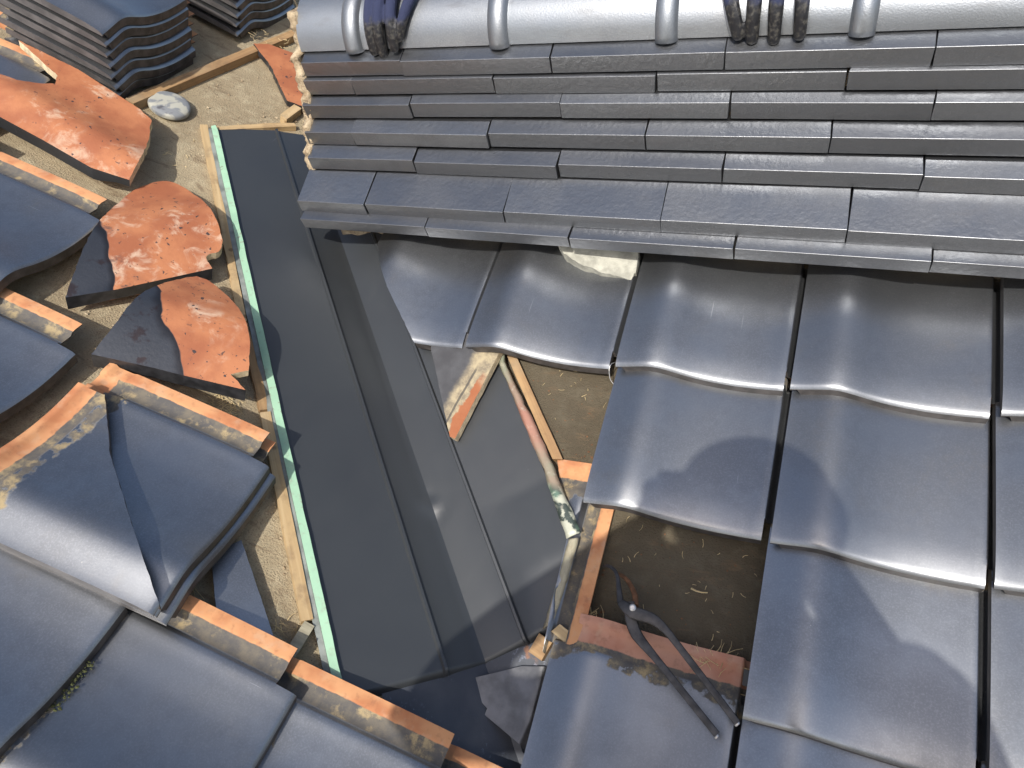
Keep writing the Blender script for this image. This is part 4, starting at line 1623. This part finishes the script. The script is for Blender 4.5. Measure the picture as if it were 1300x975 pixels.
# ============================================================ PEOPLE
def limb(bm, pts, rads, seg=12, flat=1.0):
    P = smooth_path(pts, 5)
    n = len(rads)
    R_ = []
    for i in range(len(P)):
        f = i / (len(P) - 1) * (n - 1)
        a = min(int(f), n - 2)
        R_.append(rads[a] + (rads[a + 1] - rads[a]) * (f - a))
    # round both ends
    d0, d1 = (P[0] - P[1]).normalized(), (P[-1] - P[-2]).normalized()
    P = [P[0] + d0 * R_[0] * 0.9, P[0] + d0 * R_[0] * 0.6] + P + [P[-1] + d1 * R_[-1] * 0.6, P[-1] + d1 * R_[-1] * 0.9]
    R_ = [R_[0] * 0.35, R_[0] * 0.78] + R_ + [R_[-1] * 0.78, R_[-1] * 0.35]
    tube_bm(bm, P, R_, seg, flat)


def blob(bm, c, r):
    q = bmesh.ops.create_uvsphere(bm, u_segments=16, v_segments=10, radius=1)
    for v in q['verts']:
        v.co = Vector((v.co.x * r[0], v.co.y * r[1], v.co.z * r[2])) + Vector(c)


def fuse(o, vox, it=2):
    m = o.modifiers.new('fuse', 'REMESH')
    m.mode = 'VOXEL'
    m.voxel_size = vox
    m.use_smooth_shade = True
    m2 = o.modifiers.new('soften', 'SMOOTH')
    m2.iterations = it
    m2.factor = 0.5


def glove(parent, tips, wrist, palm, lab):
    bm = bmesh.new()
    for (xa, xb, a0, rr) in tips:
        pts = []
        for k in range(7):
            f = k / 6
            a = math.radians(a0 + (100 - a0) * f)
            rad = CAPR + 0.0095 + 0.004 * math.sin(math.pi * f) + (0.014 if f == 1 else 0)
            pts.append((xb + (xa - xb) * f, RIDGE_Y - rad * math.cos(a), CAPZ + rad * 0.95 * math.sin(a)))
        pts.append(Vector(palm) * 0.6 + Vector(pts[-1]) * 0.4)
        limb(bm, pts, [rr * 0.86, rr, rr * 0.93, rr * 1.06, rr * 1.1], 12)
    blob(bm, palm, (0.042, 0.040, 0.019))
    limb(bm, [palm, (Vector(palm) + Vector(wrist)) / 2, wrist], [0.026, 0.030, 0.034], 14)
    o = link('glove', from_bm('glove', bm, True), M['glove'], parent)
    fuse(o, 0.0022, 3)
    o['label'] = lab
    return o


def head_parts(bm, c, fw):
    c = Vector(c)
    fw = Vector(fw).normalized()
    up = Vector((0, 0, 1))
    sd = fw.cross(up).normalized()
    blob(bm, c, (0.078, 0.090, 0.108))
    blob(bm, c + fw * 0.045 - up * 0.055, (0.052, 0.052, 0.055))
    blob(bm, c + fw * 0.100 - up * 0.012, (0.013, 0.016, 0.022))
    for k in (-1, 1):
        blob(bm, c + sd * 0.080 * k - up * 0.005, (0.014, 0.018, 0.030))
        blob(bm, c + fw * 0.084 + sd * 0.032 * k + up * 0.012, (0.014, 0.012, 0.010))
    blob(bm, c + fw * 0.090 - up * 0.058, (0.024, 0.012, 0.008))


def hair_obj(parent, c, fw):
    bm = bmesh.new()
    blob(bm, Vector(c) - Vector(fw).normalized() * 0.018 + Vector((0, 0, 0.022)), (0.088, 0.098, 0.100))
    o = link('hair', from_bm('hair', bm, True), M['hair'], parent)
    return o


def body(name, segs, head, fw, lab, mat):
    bm = bmesh.new()
    for pts, rads in segs:
        limb(bm, pts, rads, 14)
    head_parts(bm, head, fw)
    o = link(name, from_bm(name, bm, True), mat)
    fuse(o, 0.011, 4)
    return tag(o, lab, 'person')


def mat_body(name, cloth, zc, legz, legc):
    g = G(name)
    v = g.coord()
    x, y, z = g.xyz(v)
    w = g.noise(v, 25, 4)
    c = g.mix(g.ramp(z, zc - 0.004, zc + 0.004), cloth, (0.50, 0.32, 0.23))
    c = g.mix(g.ramp(z, legz + 0.004, legz - 0.004), c, legc)
    g.color(c)
    g.rough(0.85)
    g.bump(w, 0.4, 0.006)
    return g.m


worker = body('person', [
    ([(0.25, 1.00, 0.46), (0.25, 1.00, 0.62), (0.25, 0.95, 0.82), (0.25, 0.92, 0.96)], [0.150, 0.135, 0.150, 0.110]),
    ([(0.25, 0.92, 0.94), (0.25, 0.90, 1.08)], [0.062, 0.055]),
    ([(0.10, 0.93, 0.95), (0.40, 0.93, 0.95)], [0.070, 0.070]),
    ([(0.07, 0.92, 0.94), (-0.09, 0.80, 0.78), (-0.050, 0.56, 0.635)], [0.060, 0.047, 0.034]),
    ([(0.43, 0.92, 0.94), (0.63, 0.80, 0.78), (0.560, 0.56, 0.635)], [0.060, 0.047, 0.034]),
    ([(0.17, 1.00, 0.46), (0.10, 0.80, 0.16), (0.10, 0.86, 0.10)], [0.098, 0.070, 0.060]),
    ([(0.33, 1.00, 0.46), (0.40, 0.80, 0.16), (0.40, 0.86, 0.10)], [0.098, 0.070, 0.060]),
    ([(0.10, 0.82, 0.11), (0.11, 1.02, 0.03), (0.12, 1.17, -0.05), (0.12, 1.23, -0.10)], [0.066, 0.055, 0.042, 0.045]),
    ([(0.40, 0.82, 0.11), (0.39, 1.02, 0.03), (0.38, 1.17, -0.05), (0.38, 1.23, -0.10)], [0.066, 0.055, 0.042, 0.045]),
], (0.25, 0.87, 1.17), (0, -1, -0.35), 'person in navy and black gloves gripping the ridge cap from behind', mat_body('worker clothes', (0.03, 0.035, 0.06), 1.06, 0.48, (0.06, 0.06, 0.065)))
glove(worker, ((-0.088, -0.090, -4, 0.0098), (-0.066, -0.073, -7, 0.0104), (-0.044, -0.047, -1, 0.0104), (0.026, -0.034, 9, 0.0095)),
      (-0.050, 0.565, 0.640), (-0.045, 0.505, 0.618), 'navy knit glove with black rubber fingers near the broken ridge end')
glove(worker, ((0.480, 0.528, 0, 0.0110), (0.545, 0.548, -4, 0.0108), (0.574, 0.578, -5, 0.0108), (0.606, 0.612, -2, 0.0105)),
      (0.560, 0.565, 0.640), (0.560, 0.505, 0.618), 'navy knit glove with black rubber fingers between two cap collars')
hair_obj(worker, (0.25, 0.87, 1.17), (0, -1, -0.35))

# the one who takes the picture stands on the lower roof; only the shadow reaches the tiles in view
HF, RT = Vector((-0.474, 0.880, 0)), Vector((0.880, 0.474, 0))
CPV = Vector(CP)


def Q(a, b, z):
    return CPV + HF * a + RT * b + Vector((0, 0, z))


fw2 = Vector((-0.356, 0.661, -0.5))
ft = [Q(-0.47, -0.12, 0), Q(-0.43, 0.20, 0)]
for f in ft:
    f.z = f.y * TRr + 0.045
taker = body('person', [
    ([Q(-0.52, 0.03, -0.62), Q(-0.50, 0.02, -0.45), Q(-0.40, 0.0, -0.22), Q(-0.34, 0.0, -0.09)], [0.165, 0.165, 0.185, 0.125]),
    ([Q(-0.34, 0, -0.10), Q(-0.28, 0, 0.04)], [0.060, 0.055]),
    ([Q(-0.35, -0.16, -0.10), Q(-0.35, 0.16, -0.10)], [0.068, 0.068]),
    ([Q(-0.35, -0.18, -0.11), Q(-0.20, -0.43, -0.16), Q(-0.115, -0.115, -0.010)], [0.058, 0.047, 0.033]),
    ([Q(-0.33, -0.12, -0.10), Q(-0.25, -0.10, -0.07), Q(-0.20, -0.08, -0.03)], [0.125, 0.110, 0.065]),  # unseen bulk beside the left arm, added to fill a gap in the shadow
    ([Q(-0.36, -0.22, -0.16), Q(-0.28, -0.22, -0.12), Q(-0.22, -0.18, -0.08)], [0.105, 0.090, 0.060]),  # more added bulk, closing the same shadow further out
    ([Q(-0.35, 0.18, -0.11), Q(-0.30, 0.22, -0.30), Q(-0.125, 0.10, -0.030)], [0.058, 0.047, 0.033]),
    ([Q(-0.52, -0.05, -0.62), Q(-0.36, -0.12, -0.90), Q(-0.50, -0.12, -1.22), ft[0]], [0.098, 0.068, 0.048, 0.045]),
    ([Q(-0.52, 0.11, -0.62), Q(-0.34, 0.18, -0.88), Q(-0.46, 0.20, -1.20), ft[1]], [0.098, 0.068, 0.048, 0.045]),
    ([ft[0], ft[0] + HF * 0.16 + Vector((0, 0, 0.06))], [0.042, 0.034]),
    ([ft[1], ft[1] + HF * 0.16 + Vector((0, 0, 0.06))], [0.042, 0.034]),
], Q(-0.24, 0, 0.11), fw2, 'person in dark clothes standing on the lower tiles holding up a phone', mat_body('photographer clothes', (0.05, 0.05, 0.055), CP[2] - 0.03, CP[2] - 0.64, (0.07, 0.075, 0.09)))
bm = bmesh.new()
tube_bm(bm, [Q(-0.25, 0, 0.150), Q(-0.25, 0, 0.158), Q(-0.25, 0, 0.165), Q(-0.25, 0, 0.215), Q(-0.25, 0, 0.245)], [0.118, 0.120, 0.105, 0.100, 0.060], 32, 1.0, RT)
link('shadow_filler_hat', from_bm('shadow_filler_hat', bm, True), M['straw'], taker)  # unseen headwear, added so its brim closes a bright gap in the shadow
for k in (-1, 1):
    bm = bmesh.new()
    c = Q(-0.085, 0.088 * k, -0.002)
    blob(bm, c, (0.026, 0.030, 0.038))
    for q in range(4):
        limb(bm, [c + Vector((0, 0, 0.03 - 0.02 * q)), Q(-0.055, 0.088 * k, 0.03 - 0.02 * q), Q(-0.050, 0.066 * k, 0.03 - 0.02 * q)], [0.009, 0.008, 0.0075], 8)
    limb(bm, [c, Q(-0.092, 0.070 * k, 0.018), Q(-0.085, 0.055 * k, 0.028)], [0.011, 0.009, 0.008], 8)
    fuse(link('hand', from_bm('hand', bm, True), M['skin'], taker), 0.003, 2)
ph = frame(Q(-0.070, 0, 0.0), Vector(CR), Vector(CU))
bm = bmesh.new()
bmesh.ops.create_cube(bm, size=1)
for v in bm.verts:
    v.co = Vector((v.co.x * 0.150, v.co.y * 0.074, v.co.z * 0.008))
bmesh.ops.bevel(bm, geom=list(bm.edges), offset=0.003, segments=2, affect='EDGES')
tag(link('phone', from_bm('phone', bm), M['black'], None, ph), 'black phone held up in both hands above the lower tiles', 'phone')
